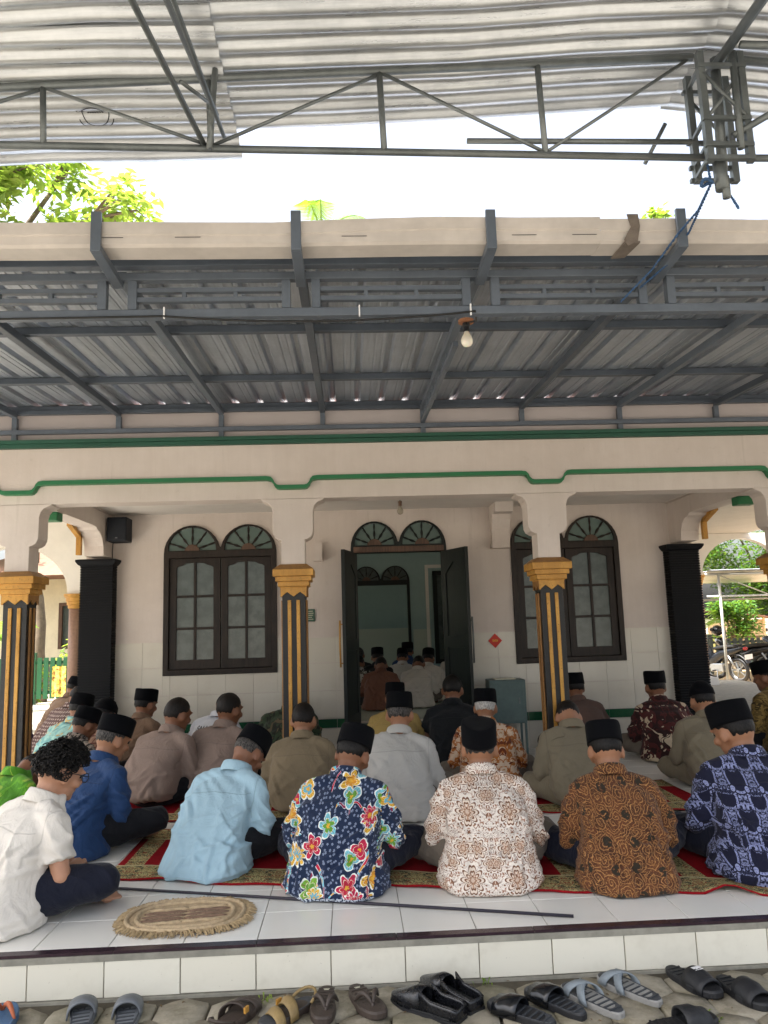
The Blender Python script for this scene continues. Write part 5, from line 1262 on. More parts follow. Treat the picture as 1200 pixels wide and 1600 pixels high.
def footwear(kind, loc, ang, label, mats, L=.27, mirror_=1, sc=1.0, group='footwear left at the step'):
    e = empty(kind, (loc[0],loc[1],SZ), R(ang), label, {'leather_mule':'shoe'}.get(kind, 'sandal'), group); W = .102
    out = sole_outline(L, W); th = .024
    def ring(k, z): return [(x*k, y*k, z+.006*max(0,y/L*2)**2) for x,y in out]
    if kind != 'leather_mule':
        obj('sole', MB().rings([ring(.985,0),ring(1.0,.004),ring(1.0,th*.8),ring(.97,th)]), mats[0], e, smooth=False)
        obj('footbed', MB().rings([ring(.965,th-.002),ring(.955,th+.002),ring(.90,th+.001),ring(.4,th-.001)]), mats[1], e, smooth=True)
        if len(mats) > 3:
            g_ = MB()
            for k in range(9):
                y = -L*.38+k*L*.095; g_.box(-W*.30,W*.30,y-.0035,y+.0035,th+.0005,th+.004)
            obj('footbed_rib', g_, mats[1], e)
    if kind == 'slide_sandal':
        o = obj('strap', strap(-.005,.095,W,.058,z0=.012), mats[2], e, smooth=True); s_ = o.modifiers.new('t','SOLIDIFY'); s_.thickness = .007
        if len(mats) > 4: 
            for k,(a,b) in enumerate(((-.016,.004),(.006,.012),(.014,.022))):
                obj('logo_mark', MB().box(a,b,.018,.034+.004*(k%2),.0745,.0755).box(a,b-.002,.04,.044,.0735,.0745), mats[4], e)
    elif kind == 'cross_sandal':
        for sk in (-1,1):
            P = []; n = 12
            for i in range(n+1):
                u = i/n; a = PI*u; x = -W/2*math.cos(a)*1.02; z = .012+.052*math.sin(a)**.75; y0_ = (.10 if sk > 0 else .0)+(-.10*sk)*u
                for v in (-.018,.0,.018): P.append((x, y0_*.9+v+.0, z+(.003 if sk > 0 else 0)))
            o = obj('strap', MB().grid(P, n+1, 3), mats[2], e, smooth=True); s_ = o.modifiers.new('t','SOLIDIFY'); s_.thickness = .005
        
    elif kind == 'flip_flop':
        toe = Vector((-.008*mirror_, L*.27, th)); 
        for q in (-1,1):
            en = Vector((q*W*.47, -L*.02, th)); pts = []; rs = []
            for k in range(9):
                u = k/8; p = toe.lerp(en, u); p.z = th+.040*math.sin(PI*min(1,u*1.05))**.8*(1-.15*u); pts.append(p); rs.append(.0045+.0055*math.sin(PI*u))
            obj('strap', MB().tube(pts, rs, 8), mats[2], e, smooth=True)
        obj('toe_post', MB().tube([toe-Vector((0,0,.01)), toe+Vector((0,0,.016))], .005, 8), mats[2], e, smooth=True)
        obj('heel_patch', MB().box(-.012,.012,-L*.40,-L*.36,th+.0022,th+.0032).box(-.009,.009,-L*.345,-L*.33,th+.0022,th+.0032), mats[3] if len(mats) > 3 else mats[2], e)
    elif kind == 'strap_sandal':
        for y0_,y1_,h_ in ((.045,.085,.045),(-.02,.02,.06)):
            o = obj('strap', strap(y0_,y1_,W,h_,skew=.03*mirror_), mats[2], e, smooth=True); s_ = o.modifiers.new('t','SOLIDIFY'); s_.thickness = .005
        hl_ = [(W*.45*math.cos(a), -L*.28+W*.55*math.sin(a), .035+.022*(-math.sin(a))) for a in [PI+PI*k/10 for k in range(11)]]
        obj('heel_strap', MB().tube(hl_, .006, 6), mats[2], e, smooth=True); obj('buckle', MB().box(W*.42,W*.5,-.012,.012,.035,.055), M['gold'], e)
    elif kind == 'leather_mule':
        L = .31; half = []
        prof = [(-.5,.034,.05),(-.42,.040,.058),(-.3,.042,.060),(-.15,.041,.062),(0,.044,.070),(.12,.049,.068),(.24,.047,.052),(.34,.039,.040),(.42,.029,.031),(.475,.018,.024),(.50,.008,.018)]
        ou = [(p[1]+.004, p[0]*L) for p in prof]; poly = [(x,y) for x,y in ou]+[(-x,y) for x,y in ou[::-1]]
        obj('sole', MB().prism(poly, 0, .012, 'z'), mats[0], e)
        obj('heel_block', MB().prism([(x,y) for x,y in poly if y < -.06], -.008, .004, 'z'), mats[0], e)
        P = []; n = 14
        for yy,wd,ht in prof[4:]:                                     # closed vamp
            for i in range(n+1):
                a = PI*i/n; P.append((-wd*math.copysign(abs(math.cos(a))**.8, math.cos(a)), yy*L, .012+ht*math.sin(a)**.8))
        o = obj('vamp', MB().grid(P, len(prof)-4, n+1), mats[1], e, smooth=True); s_ = o.modifiers.new('t','SOLIDIFY'); s_.thickness = .003
        P = []; loop = [(wd,yy*L,ht*(.72 if yy < -.1 else .80 if yy < -.02 else .98)) for yy,wd,ht in prof[:5][::-1]]
        loop = loop + [(-x,y,z) for x,y,z in loop[::-1]]
        for x,y,z in loop:
            for v in range(4): P.append((x*(1-.06*(v/3)**2), y, .012+z*v/3))
        o = obj('quarter', MB().grid(P, len(loop), 4), mats[1], e, smooth=True); s_ = o.modifiers.new('t','SOLIDIFY'); s_.thickness = .003
        obj('insole', MB().prism([(x*.92,y*.96) for x,y in poly], .0125, .017, 'z'), mats[2], e)
        obj('edge_piping', MB().tube([(x*.94,y,.012+z) for x,y,z in loop], .003, 6), mats[1], e, smooth=True)
    e.scale = (sc*1.1,sc*1.1,sc*1.1); return e
def rub(n_, h, r=.6): return plain(n_, c(h), r, 0, .18, 20, .3, 120)
greyr = rub('grey_foam_rubber','6a6e72'); dgrey = rub('dark_grey_rubber','3c3f43'); brownr = rub('dark_brown_rubber','40362f'); blackr = rub('black_rubber','1c1d20'); ltg = rub('light_grey_rubber','8d8c88'); stg = rub('blue_grey_strap','7d868c')
leather = plain('black_shoe_leather', c('15161a'), .28, 0, .25, 16); vinyl = plain('shiny_black_vinyl', c('101216'), .2, 0, .2, 10); tanin = rub('dark_insole','2b2c2c'); bluer = rub('blue_rubber','3f5f80'); orr = rub('orange_strap','b0603c'); goldst = rub('tan_gold_strap','8a744a')
footwear('flip_flop', (-1.445,3.42), 12, 'blue flip-flop with orange straps at the left edge of the photo', [bluer,bluer,orr])
footwear('slide_sandal', (-1.13,3.43), 14, 'grey slide sandal, left of the pair at the far left', [greyr,dgrey,greyr,0])
footwear('slide_sandal', (-.945,3.415), 9, 'grey slide sandal, right of the pair at the far left', [greyr,dgrey,greyr,0])
footwear('strap_sandal', (-.50,3.37), -25, 'dark brown strap sandal left of the gold-strapped one', [brownr,brownr,brownr])
footwear('strap_sandal', (-.29,3.37), 140, 'dark sandal with tan gold strap', [brownr,dgrey,goldst], mirror_=-1)
footwear('flip_flop', (-.143,3.43), 178, 'dark brown flip-flop lying straight, toe towards the viewer', [brownr,brownr,brownr,M['cream_print']])
footwear('flip_flop', (.03,3.44), -158, 'dark brown flip-flop lying aslant next to the black shoes', [brownr,brownr,brownr,M['cream_print']], mirror_=-1)
footwear('leather_mule', (.268,3.37), 50, 'black leather pointed slip-on shoe, the nearer one', [blackr,leather,tanin])
footwear('leather_mule', (.372,3.465), 36, 'black leather pointed slip-on shoe, the one nearer the step', [blackr,leather,tanin])
footwear('slide_sandal', (.636,3.27), 48, 'black slide with shiny strap, nearer the viewer', [blackr,dgrey,vinyl,0])
footwear('slide_sandal', (.79,3.34), 36, 'black slide with shiny strap, beside the grey cross-strap sandals', [blackr,dgrey,vinyl,0])
footwear('cross_sandal', (.945,3.345), 32, 'grey cross-strap sandal beside the black slides', [ltg,dgrey,stg,0], .28)
footwear('cross_sandal', (1.125,3.42), 33, 'grey cross-strap sandal close against the step', [ltg,dgrey,stg,0], .28)
footwear('slide_sandal', (1.415,3.46), -160, 'black slide with white logo marks close against the step', [blackr,blackr,blackr,0,M['white_print']])
footwear('slide_sandal', (1.575,3.345), -166, 'plain black slide at the right edge of the pavement', [blackr,blackr,blackr,0])
footwear('slide_sandal', (1.22,3.125), -80, 'black slide just entering the bottom of the photo', [blackr,blackr,blackr,0])
# tiny weeds and leaf litter in the joints
wd = MB(); rg = random.Random(9)
for k in range(60):
    cx, cy = rg.choice(((1.30,3.18),(1.33,3.22),(-.4,3.52),(.55,3.58),(1.36,3.17))); x = cx+rg.gauss(0,.02); y = cy+rg.gauss(0,.015); a = rg.uniform(0,6.28); L = rg.uniform(.008,.022)
    wd.add([(x,y,GZ+.0),(x+L*math.cos(a)-.004*math.sin(a),y+L*math.sin(a)+.004*math.cos(a),GZ+.016+L*.6),(x+1.6*L*math.cos(a),y+1.6*L*math.sin(a),GZ+.018+L*.4),(x+L*math.cos(a)+.004*math.sin(a),y+L*math.sin(a)-.004*math.cos(a),GZ+.016+L*.6)], [(0,1,2,3)])
w_o = obj('weeds', wd, M['leaf'], kind='stuff'); tag(w_o, 'tiny green weeds in the paver joints', 'weeds')

lt_ = MB(); rg = random.Random(12)
for k in range(170):
    x = rg.uniform(-2.2,2.4); y = rg.uniform(2.9,3.6); a = rg.uniform(0,6.28); L = rg.uniform(.004,.016); z = GZ+rg.uniform(.012,.016); ca, sa = math.cos(a), math.sin(a)
    lt_.add([(x,y,z),(x+L*ca-.3*L*sa,y+L*sa+.3*L*ca,z+.003),(x+1.7*L*ca,y+1.7*L*sa,z+.001),(x+L*ca+.3*L*sa,y+L*sa-.3*L*ca,z+.004)], [(0,1,2,3)])
lo_ = obj('leaf_litter', lt_, plain('dry_brown_leaf_bits', c('6b5434'), .9, 0, .4, 30), kind='stuff'); tag(lo_, 'dry leaf bits and grit scattered on the pavers', 'litter')
# ------------------------------------------------------------------ things on the wall and by it
sp = empty('loudspeaker', (-2.494,8.42,2.352), 0, 'dark blue box loudspeaker high on the wall beside the left window', 'speaker')
obj('cabinet', MB().box(-.105,.105,-.10,.12,0,.262), M['speaker'], sp, bevel=.008)
obj('grille', MB().box(-.095,.095,-.108,-.101,.012,.25), M['speaker'], sp, bevel=.003)
obj('badge', MB().box(-.012,.012,-.111,-.1085,.03,.042), M['pipe'], sp)
obj('wall_arm', MB().bar((-.09,.14,.13),(-.15,.17,.20),.02), M['steel'], sp); obj('lead', MB().tube([(-.10,.12,.05),(-.115,.15,-.1),(-.11,.16,-.25)], .005, 6), M['cable'], sp)
sg = empty('green_sign', (-.445,8.588,1.505), 0, 'small dark green plaque with pale writing beside the middle-left column', 'sign')
obj('plaque', MB().box(-.05,.05,-.006,.004,-.068,.068), M['sign_green'], sg, bevel=.002); mk = MB()
for k,(a,b) in enumerate(((-.03,.028),(-.038,.036),(-.02,.030),(-.036,.018),(-.03,.034))): mk.box(a,b,-.0085,-.0065,.042-k*.022,.048-k*.022)
obj('writing', mk, M['cream_print'], sg)
dm = empty('red_sticker', (1.596,8.586,1.165), 0, 'red diamond-shaped sticker on the wall right of the doorway', 'sticker')
obj('paper', MB().prism([(-.078,0),(0,-.08),(.078,0),(0,.08)], -.002, .002, 'y'), M['red_paper'], dm)
dk_ = MB()
for k in range(4): dk_.box(-.028+.016*k,-.018+.016*k,-.0045,-.0025,-.012+.003*(k%2),.016-.004*(k%2))
obj('print_mark', dk_, M['yellow_print'], dm)
cb = empty('metal_cabinet', (1.63,8.32,0), R(-2), 'teal metal cabinet on thin legs against the wall right of the doorway', 'cabinet')
obj('box', MB().box(-.19,.19,-.15,.15,.32,.765), M['teal_metal'], cb, bevel=.006); obj('cabinet_door', MB().box(-.165,.165,-.156,-.151,.345,.74), M['teal_metal'], cb, bevel=.003)
for a in (-.175,.175):
    for b in (-.135,.135): obj('leg', MB().box(a-.011,a+.011,b-.011,b+.011,.0,.32), M['teal_metal'], cb)
obj('handle', MB().box(.11,.125,-.166,-.157,.52,.58), M['pipe'], cb); obj('folded_paper', MB().box(-.12,.10,-.1,.08,.767,.773), M['cream_print'], cb)
# ------------------------------------------------------------------ yard: trees, palms, house, fence, motorbikes
def leaf_cloud(mb, centers, n, size, rg, droop=.4, mi=0):
    V = []; F = []
    for k in range(n):
        cx,cy,cz,rx,rz = rg.choice(centers); u = Vector((rg.gauss(0,1),rg.gauss(0,1),rg.gauss(0,1))).normalized()*(rg.random()**.42)
        p = Vector((cx+u.x*rx, cy+u.y*rx, cz+u.z*rz)); a = rg.uniform(0,2*PI); L = size*rg.uniform(.6,1.25); wv = L*rg.uniform(.34,.5)
        d = Vector((math.cos(a), math.sin(a), rg.uniform(-droop-.3,.35))).normalized(); s_ = d.cross(Vector((rg.uniform(-.5,.5),rg.uniform(-.5,.5),1))).normalized(); nn = s_.cross(d)
        o = len(V); V += [p, p+d*L*.5+s_*wv*.5-nn*L*.05, p+d*L-nn*L*.15, p+d*L*.5-s_*wv*.5-nn*L*.05]; F.append((o,o+1,o+2,o+3))
    mb.add(V, F, mi)
def tree(loc, trunk_h, crown, n, size, label, seed, mat='leaf', group='trees in the yard', flowers=0, tr=.14):
    rg = random.Random(seed); e = empty('tree', loc, 0, label, 'tree', group)
    t_ = MB(); base = Vector((0,0,-.1)); top = Vector((rg.uniform(-.3,.3), rg.uniform(-.3,.3), trunk_h)); k = 7
    t_.tube([base.lerp(top,i/k)+Vector((.12*math.sin(i*1.3+seed),.12*math.cos(i*1.7),0))*(i/k) for i in range(k+1)], [tr*(1.25-.75*i/k) for i in range(k+1)], 10)
    for cx,cy,cz,rx,rz in crown:
        c_ = Vector((cx,cy,cz)); m_ = top.lerp(c_,.5)+Vector((rg.uniform(-.3,.3),rg.uniform(-.3,.3),.15)); st_ = base.lerp(top, rg.uniform(.75,1.0))
        t_.tube([st_, m_, c_, c_+Vector((rg.uniform(-.5,.5)*rx,rg.uniform(-.5,.5)*rx,rz*.6))], [tr*.45,tr*.3,tr*.16,tr*.05], 7)
        for q in range(4): v = Vector((rg.uniform(-1,1)*rx,rg.uniform(-1,1)*rx,rg.uniform(-.6,.8)*rz))*.8; t_.tube([c_.lerp(m_,.4), c_+v*.6, c_+v], [tr*.18,tr*.1,tr*.03], 5)
    obj('trunk', t_, M['bark'], e, smooth=True)
    cl = MB(); leaf_cloud(cl, crown, n, size, rg)
    if flowers:
        ft_ = [(c_[0]+rg.uniform(-.7,.7)*c_[3],c_[1]+rg.uniform(-.7,.7)*c_[3],c_[2]+c_[4]*rg.uniform(-.4,.8),.28,.3) for c_ in crown for _ in range(3)]; leaf_cloud(cl, ft_, flowers, .05, rg, mi=1)
    me = cl.mesh('crown', False, False); me.materials.append(M[mat]); me.materials.append(M['leaf_flower']); obj('crown', me, None, e); return e
def clump(rg, cx, cy, cz, R_, n, r_, flat=.8):
    out = []
    for k in range(n):
        u = Vector((rg.gauss(0,1),rg.gauss(0,1),rg.gauss(0,1))).normalized()*R_*rg.uniform(.35,1.0); out.append((cx+u.x,cy+u.y,cz+u.z*flat,r_*rg.uniform(.6,1.2),r_*rg.uniform(.5,.9)))
    return out
rg = random.Random(21)
tree((-7.6,14.2,GZ), 7.4, clump(rg,1.7,0,10.0,1.8,16,.7), 3200, .26, 'large-leaved tree above the gutter at the top left', 3, 'leaf', flowers=1500, tr=.2)
tree((-7.6,19.5,GZ), 4.4, clump(rg,0,0,6.4,2.0,12,.9), 3800, .2, 'leafy tree behind the side porch arches', 4, 'leaf')
tree((3.4,24,GZ), 11.5, clump(rg,0,0,13.3,1.9,9,.6), 1300, .3, 'tall tree whose top shows over the gutter in the middle', 5, 'leaf', tr=.2)
tree((10.5,24,GZ), 12, clump(rg,0,0,13.9,1.5,9,.55), 1100, .3, 'tall tree whose top shows over the gutter at the right', 6, 'leaf', tr=.15)
tree((11.6,28.0,GZ), 2.6, clump(rg,0,0,3.9,2.5,20,1.1), 12000, .2, 'dense green tree behind the parked motorbikes, left one', 7, 'leaf_dark')
tree((15.4,27.4,GZ), 2.4, clump(rg,0,0,3.6,2.6,20,1.1), 12000, .2, 'dense green tree behind the parked motorbikes, right one', 8, 'leaf_dark')
tree((13.4,33,GZ), 3.0, clump(rg,0,0,5.4,3.6,22,1.4), 12000, .26, 'broad tree far behind the wooden hut', 9, 'leaf')
tree((11.3,22.4,GZ), .7, clump(rg,0,0,1.5,.7,10,.5), 2600, .16, 'low bushy tree between the hut and the motorbikes', 12, 'leaf_dark', tr=.06)
tree((-12.5,24.5,GZ), 3.2, clump(rg,0,0,5.4,2.6,16,1.0), 6000, .24, 'tree beside the far cream house', 10, 'leaf')
def palm(loc, h, nf, L, label, seed, tr=.14, group='palms in the yard'):
    rg = random.Random(seed); e = empty('palm_tree', loc, 0, label, 'palm', group); top = Vector((.25,.1,h))
    obj('trunk', MB().tube([Vector((0,0,-.1)).lerp(top,i/8)+Vector((.1*math.sin(i*.6),0,0)) for i in range(9)], [tr*(1.3-.5*i/8)+.006*(i%2) for i in range(9)], 10), M['bark'], e, smooth=True)
    for k in range(nf):
        a = 2*PI*k/nf+rg.uniform(-.2,.2); el = rg.uniform(.1,1.15); d = Vector((math.cos(a),math.sin(a),0)); pts = []
        mb = MB(); n = 12
        for i in range(n+1):
            u = i/n; pts.append(top+Vector((.1*math.sin(.48),0,0))+d*L*u*math.cos(el)*(1-.12*u)+Vector((0,0,L*(math.sin(el)*u-.55*u*u))))
        mb.tube(pts, [.022*(1-.85*i/n)+.002 for i in range(n+1)], 5); s_ = d.cross(Vector((0,0,1)))
        for i in range(1,n*3):
            u = i/(3*n); p = pts[int(u*n)].lerp(pts[min(n,int(u*n)+1)], u*n-int(u*n)); fw = (pts[min(n,int(u*n)+1)]-pts[int(u*n)]).normalized(); ll = L*.30*math.sin(PI*(.12+.83*u))
            for q in (-1,1):
                dd = (s_*q*.85+fw*.6+Vector((0,0,-.28))).normalized(); wv = fw*L*.006
                mb.add([p-wv, p+wv, p+dd*ll*.6+wv*.8+Vector((0,0,-.02*L)), p+dd*ll+Vector((0,0,-.10*ll)), p+dd*ll*.6-wv*.8+Vector((0,0,-.02*L))], [(0,1,2,3,4)])
        obj('frond', mb, M['palm_leaf'], e)
    return e
palm((-.85,20,GZ), 12.35, 12, 2.0, 'coconut palm whose fronds show over the gutter left of centre', 3, .2)
palm((9.3,21.2,GZ), 1.0, 9, 1.5, 'small palm beside the wooden hut behind the motorbikes', 4, .09)
palm((-7.9,17.2,GZ), 1.5, 10, 1.3, 'small palm behind the green fence seen through the left arch', 5, .09)
# green picket fence on the left
def fence(x0, x1, y, z0, z1, mat, label, step=.16, bars=True, group=None):
    e = empty('fence', (x0,y,GZ), 0, label, 'fence'); n = int((x1-x0)/step); L = x1-x0
    pk = MB().box(-.045,.045,-.012,.012,z0,z1).mesh('picket'); pk.materials.append(mat)
    for k in range(n+1): inst('picket', pk, e, (k*step,0,0))
    for zz in (z0+.12,z1-.10): obj('rail', MB().box(-.1,L+.1,.013,.05,zz-.03,zz+.03), mat, e)
    for k in range(int(L/2)+1): obj('post', MB().box(k*2-.05,k*2+.05,.052,.15,-.05,z1+.1), mat, e)
    return e
fence(-10.5,-4.9,16.2,.30,1.12,plain('bright_green_fence_paint', c('175430'), .5, 0, .15, 6),'bright green picket fence seen past the left column', .13)
fence(9.5,15.5,20.2,.15,.95,plain('dark_grey_fence_metal', c('4b5450'), .5, .2, .15, 6),'low dark picket fence behind the motorbikes', .16)
ban = empty('yellow_banner', (-6.05,16.1,.15), 0, 'small yellow floral banner tied to the green fence', 'banner')
t = NT('yellow_flower_print', .7); n_ = t.noise(t.co(), 14, 2, .5, 1); t.base(t.ramp(n_, [(.35,c('6a3f22')),(.45,c('d9b23c')),(.62,c('e6d27a')),(.7,c('7c8a3a'))]))
P = [(.28*i/6, .01*math.sin(i*1.9), .6*j/6) for i in range(7) for j in range(7)]; o = obj('cloth', MB().grid(P,7,7), t.mat, ban); so = o.modifiers.new('t','SOLIDIFY'); so.thickness = .004
# cream house beyond the left fence
hs = empty('cream_house', (-11.2,24.6,GZ), 0, 'cream house with tiled roof beyond the green fence on the left', 'house')
cream = plain('cream_house_paint', c('d8cfb4'), .8, 0, .1, 2)
obj('wall', plate([(0,0),(5.2,0),(5.2,3.3),(0,3.3)], [[(a,1.2),(a+.8,1.2),(a+.8,2.5),(a,2.5)] for a in (.7,2.2,3.7)], -.1, .1), cream, hs); [obj('side_wall', MB().box(a,a+.15,.1,5,0,3.3), cream, hs) for a in (0,5.05)]
obj('stone_base', MB().box(-.05,5.25,-.16,-.101,0,.75), plain('grey_stone_base', c('7d7b72'), .85, 0, .35, 8, .5, 20), hs)
for a in (.7,2.2,3.7):
    wf = obj('window', plate([(a-.06,1.14),(a+.86,1.14),(a+.86,2.56),(a-.06,2.56)], [[(a+.04,1.24),(a+.37,1.24),(a+.37,2.46),(a+.04,2.46)],[(a+.43,1.24),(a+.76,1.24),(a+.76,2.46),(a+.43,2.46)]], -.12, .02), M['brown_wood'], hs); obj('pane', MB().box(a,a+.8,.0,.01,1.2,2.5), M['frosted'], wf)
for a in (-.05,1.75,3.3,5.05): obj('pillar', MB().box(a,a+.24,-1.4,-1.16,0,3.3).box(a-.05,a+.29,-1.45,-1.11,3.0,3.28), cream, hs)
obj('roof', MB().rings([[(-.6,-1.9,3.3),(5.8,-1.9,3.3),(5.8,5.4,3.3),(-.6,5.4,3.3)],[(2,1.5,4.8),(3.2,1.5,4.8),(3.2,2.2,4.8),(2,2.2,4.8)]]), plain('brown_roof_tile', c('7c5a48'), .8, 0, .25, 9), hs)
# low plants along the fence
for k, hgt in enumerate((.55,.8,1.1)):
    rg2 = random.Random(60+k); e = empty('garden_shrub', (-7.6+.75*k+rg2.uniform(-.2,.2), 16.9+rg2.uniform(0,.9), GZ), 0, ('lowest','middle-sized','tallest')[k]+' of the three yellow-green garden shrubs behind the green fence', 'shrub', 'shrubs behind the green fence')
    mb = MB(); leaf_cloud(mb, [(0,0,hgt*.8,.4,hgt*.6)], 300, .16, rg2); o = obj('foliage', mb.mesh('foliage', False, False), M['leaf'], e); obj('stem', MB().tube([(0,0,-.1),(.02,.02,.8)], [.02,.008], 6), M['bark'], e)
# timber hut at the right
ht = empty('wooden_hut', (13.5,26.0,GZ), R(4), 'small timber hut with pale panels behind the motorbikes', 'hut'); ht.scale = (.66,.66,.66)
obj('panel_wall', MB().box(-1.0,1.0,0,.06,.2,2.1), plain('pale_plywood', c('c7ab88'), .8, 0, .15, 3), ht); ply = plain('pale_plywood_side', c('b99d7a'), .8, 0, .15, 3); [obj('side_wall', MB().box(a,a+.06,.06,2,.2,2.0), ply, ht) for a in (-1.0,.94)]
for a in (-1.02,0.0,.98): obj('stud', MB().box(a-.05,a+.05,-.06,-.001,0,2.3), M['brown_wood'] if a < .9 else plain('pale_post', c('c9b48e'), .7, 0, .1, 4), ht)
obj('rail', MB().box(-1.0,1.0,-.04,-.002,1.18,1.26), M['brown_wood'], ht)
obj('roof', MB().add([(-1.4,-.6,2.55),(1.4,-.6,2.1),(1.4,2.4,2.2),(-1.4,2.4,2.65),(-1.4,-.6,2.62),(1.4,-.6,2.17),(1.4,2.4,2.27),(-1.4,2.4,2.72)], [(0,3,2,1),(4,5,6,7),(0,1,5,4),(1,2,6,5),(2,3,7,6),(3,0,4,7)]), plain('rusty_brown_sheet', c('7b5742'), .8, .1, .3, 6), ht)
# white pipe carport over the motorbikes
cp = empty('pipe_carport', (8.3,17.0,GZ), 0, 'white pipe-framed carport with grey sheet roof over the motorbikes', 'carport'); wp = plain('white_painted_pipe', c('b5b6b0'), .5, .1, .15, 5)
for x,y in ((0,0),(5.2,0),(0,3.6),(5.2,3.6)): obj('post', MB().tube([(x,y,-.02),(x,y,2.5)], .03, 10), wp, cp, smooth=True)
for y in (0,3.6): obj('beam', MB().tube([(-.3,y,2.48),(5.4,y,2.48)], .03, 8).tube([(-.3,y,1.98),(5.4,y,1.98)], .025, 8), wp, cp, smooth=True)
for k in range(5): a = k*1.1; obj('brace', MB().tube([(a,0,2.46 if k%2==0 else 2.0),(a+1.1,0,2.0 if k%2==0 else 2.46)], .014, 6), wp, cp, smooth=True)
for a in (1.6,3.4): obj('upright', MB().tube([(a,0,1.98),(a,0,2.48)], .02, 8), wp, cp, smooth=True)
P = []
for i in range(3):
    for j in range(61): P.append((-.3+2.85*i, -.3+4.4*j/60, 2.55-.10*(j/60)+.02*math.sin(j*1.3)))
obj('roof_sheet', MB().grid(P,3,61), M['zinc'], cp, smooth=True)
for i, (x,y) in enumerate(((10.1,17.2),(10.35,17.35))):
    tag(obj('green_post', MB().box(-.05,.05,-.05,.05,-.05,1.25).box(-.06,.06,-.06,.06,1.252,1.28), M['green'], loc=(x,y,GZ)), ('green','second, slightly farther green')[i]+' painted post standing before the motorbikes', 'post', 'green posts')
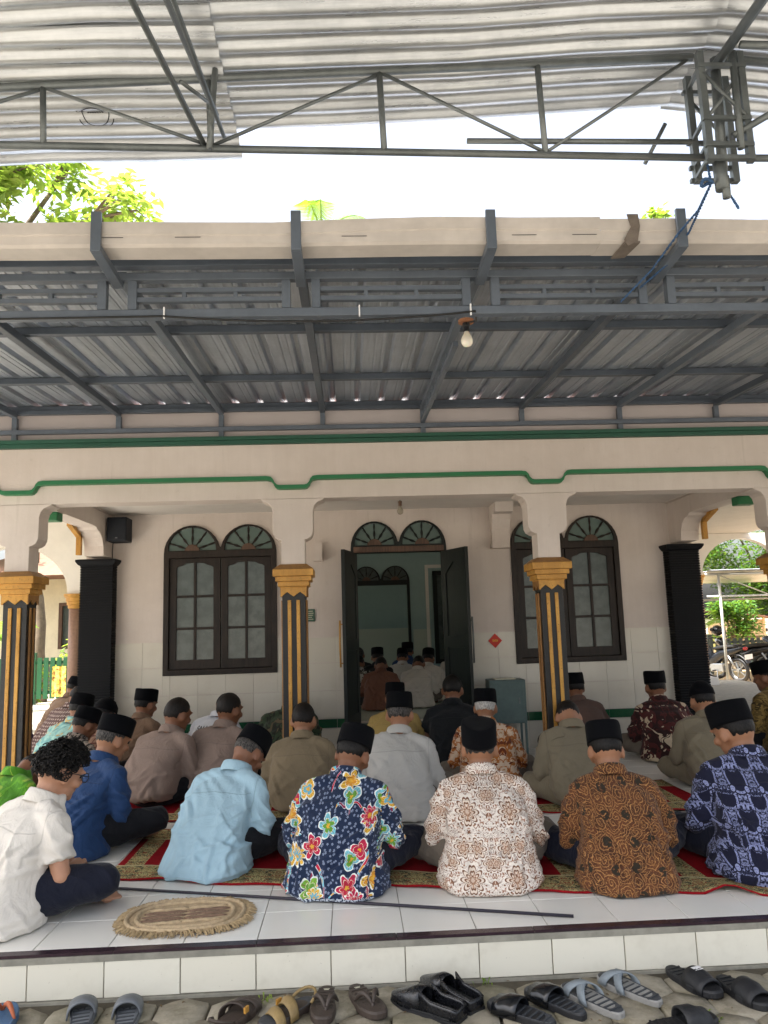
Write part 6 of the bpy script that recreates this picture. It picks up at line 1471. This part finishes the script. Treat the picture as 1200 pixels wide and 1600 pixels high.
# motorbikes
bpaint = plain('black_motorbike_paint', c('15171b'), .22, .1, .15, 6); bplas = plain('dark_grey_motorbike_plastic', c('2c2e33'), .45, 0, .15, 10); chrome = plain('worn_silver_metal', c('9fa3a6'), .3, .8, .1, 10); redl = plain('red_tail_lens', c('9c1f22'), .25, 0, .1, 10); seatm = plain('black_vinyl_seat', c('121214'), .5, 0, .2, 20)
def sect(pts, n=14):
    """loft of superellipse sections: (y, zc, half width, half height)"""
    return MB().rings([[(a*math.cos(2*PI*j/n), y, z+h*math.sin(2*PI*j/n)) for j in range(n)] for y,z,a,h in pts])
def motorbike(loc, rz, label, body=bpaint, lean=0):
    e = empty('motorbike', loc, rz, label, 'motorbike', 'parked motorbikes')     # faces +Y
    if lean: e.rotation_euler = (0, R(lean), rz)
    for yy, r_ in ((.62,.29),(-.60,.29)):
        whl = obj('wheel', MB().tube([(0,yy+(r_-.04)*math.cos(2*PI*k/28),.29+(r_-.04)*math.sin(2*PI*k/28)) for k in range(29)], .042, 10, False), seatm, e, smooth=True)
        obj('rim', MB().tube([(0,yy+(r_-.085)*math.cos(2*PI*k/28),.29+(r_-.085)*math.sin(2*PI*k/28)) for k in range(29)], .014, 6, False), chrome, whl, smooth=True)
        for k in range(5): a = 2*PI*k/5; obj('spoke', MB().bar((0,yy,.29),(0,yy+.2*math.cos(a),.29+.2*math.sin(a)),.02,.03,(1,0,0)), chrome, whl)
        obj('hub', MB().tube([(-.05,yy,.29),(.05,yy,.29)], .045, 12), chrome, whl)
    for q in (-1,1): obj('fork', MB().tube([(q*.075,.62,.29),(q*.075,.45,.85)], .018, 8), chrome, e, smooth=True); obj('shock', MB().tube([(q*.09,-.60,.33),(q*.10,-.42,.66)], .022, 8), chrome, e, smooth=True)
    obj('front_fender', MB().rings([[(x_,.62+.335*math.cos(a),.29+.335*math.sin(a)+.0) for x_ in (-.065,0,.065)]+[(x_,.62+.32*math.cos(a),.29+.32*math.sin(a)) for x_ in (.06,0,-.06)] for a in [R(20+14*k) for k in range(10)]]), body, e, smooth=True)
    obj('rear_fender', MB().rings([[(x_,-.6+.36*math.cos(a),.31+.36*math.sin(a)) for x_ in (-.07,0,.07)]+[(x_,-.6+.34*math.cos(a),.31+.34*math.sin(a)) for x_ in (.065,0,-.065)] for a in [R(50+14*k) for k in range(9)]]), bplas, e, smooth=True)
    obj('body_fairing', sect([(-.86,.80,.03,.03),(-.74,.78,.10,.07),(-.5,.72,.135,.11),(-.2,.66,.14,.13),(.0,.55,.13,.15),(.14,.50,.12,.16),(.24,.46,.06,.10)]), body, e, smooth=True)
    obj('front_shield', sect([(.20,.42,.10,.10),(.26,.60,.17,.20),(.34,.72,.19,.24),(.42,.84,.16,.18),(.50,.92,.12,.11),(.57,.94,.07,.06)]), body, e, smooth=True)
    obj('engine', MB().box(-.10,.10,-.22,.16,.24,.44).tube([(0,.12,.34),(0,.30,.38)], .075, 12), chrome, e, bevel=.02)
    obj('exhaust', MB().tube([(.12,.1,.26),(.14,-.2,.24),(.16,-.45,.30),(.165,-.85,.40)], [.02,.024,.045,.042], 10), bplas, e, smooth=True)
    obj('seat', sect([(-.72,.83,.09,.03),(-.6,.845,.125,.045),(-.3,.825,.135,.05),(-.05,.79,.12,.05),(.05,.78,.07,.03)]), seatm, e, smooth=True)
    obj('handlebar', MB().tube([(-.34,.28,1.0),(-.2,.36,1.0),(0,.42,.97),(.2,.36,1.0),(.34,.28,1.0)], .016, 8), bplas, e, smooth=True)
    for q in (-1,1): m_ = obj('mirror', MB().ell((q*.30,.34,1.2), (.065,.02,.045)), bplas, e, smooth=True); obj('mirror_stem', MB().tube([(q*.26,.32,1.0),(q*.30,.345,1.17)], .007, 6), bplas, m_)
    obj('headlight', MB().ell((0,.55,.95), (.085,.05,.06)), chrome, e, smooth=True); obj('tail_light', MB().ell((0,-.87,.79), (.07,.035,.04)), redl, e, smooth=True)
    obj('grab_rail', MB().tube([(-.10,-.5,.86),(-.11,-.78,.90),(.0,-.88,.91),(.11,-.78,.90),(.10,-.5,.86)], .012, 8), bplas, e, smooth=True)
    obj('number_plate', MB().box(-.12,.12,-.935,-.93,.55,.66), M['white_print'], e); obj('stand', MB().bar((-.10,-.05,.28),(-.22,-.12,-.0),.02), bplas, e); obj('footboard', MB().bar((-.2,.0,.28),(.2,.0,.28),.03), bplas, e)
    return e
motorbike((9.55,18.7,GZ), R(64), 'black motorbike parked side-on in the middle seen through the right arch', lean=-6)
motorbike((8.75,18.3,GZ), R(20), 'black motorbike showing its rear plate, next to the carport post', lean=-4)
motorbike((10.75,18.7,GZ), R(40), 'grey-blue motorbike at the right behind the green posts', plain('blue_grey_motorbike_paint', c('3b4452'), .25, .2, .15, 6), lean=-5)
for i,(x,y,z) in enumerate(((9.0,18.75,1.0),(11.0,18.6,1.1))):
    e = empty('helmet', (x,y,z), .6*i, 'black helmet hung on '+('the leftmost motorbike','the rightmost motorbike')[i], 'helmet'); obj('shell', MB().ell((0,0,0),(.13,.155,.13),None,18,12), bpaint, e, smooth=True); obj('visor', MB().ell((0,.05,.0),(.118,.115,.06),None,16,8), bplas, e, smooth=True)
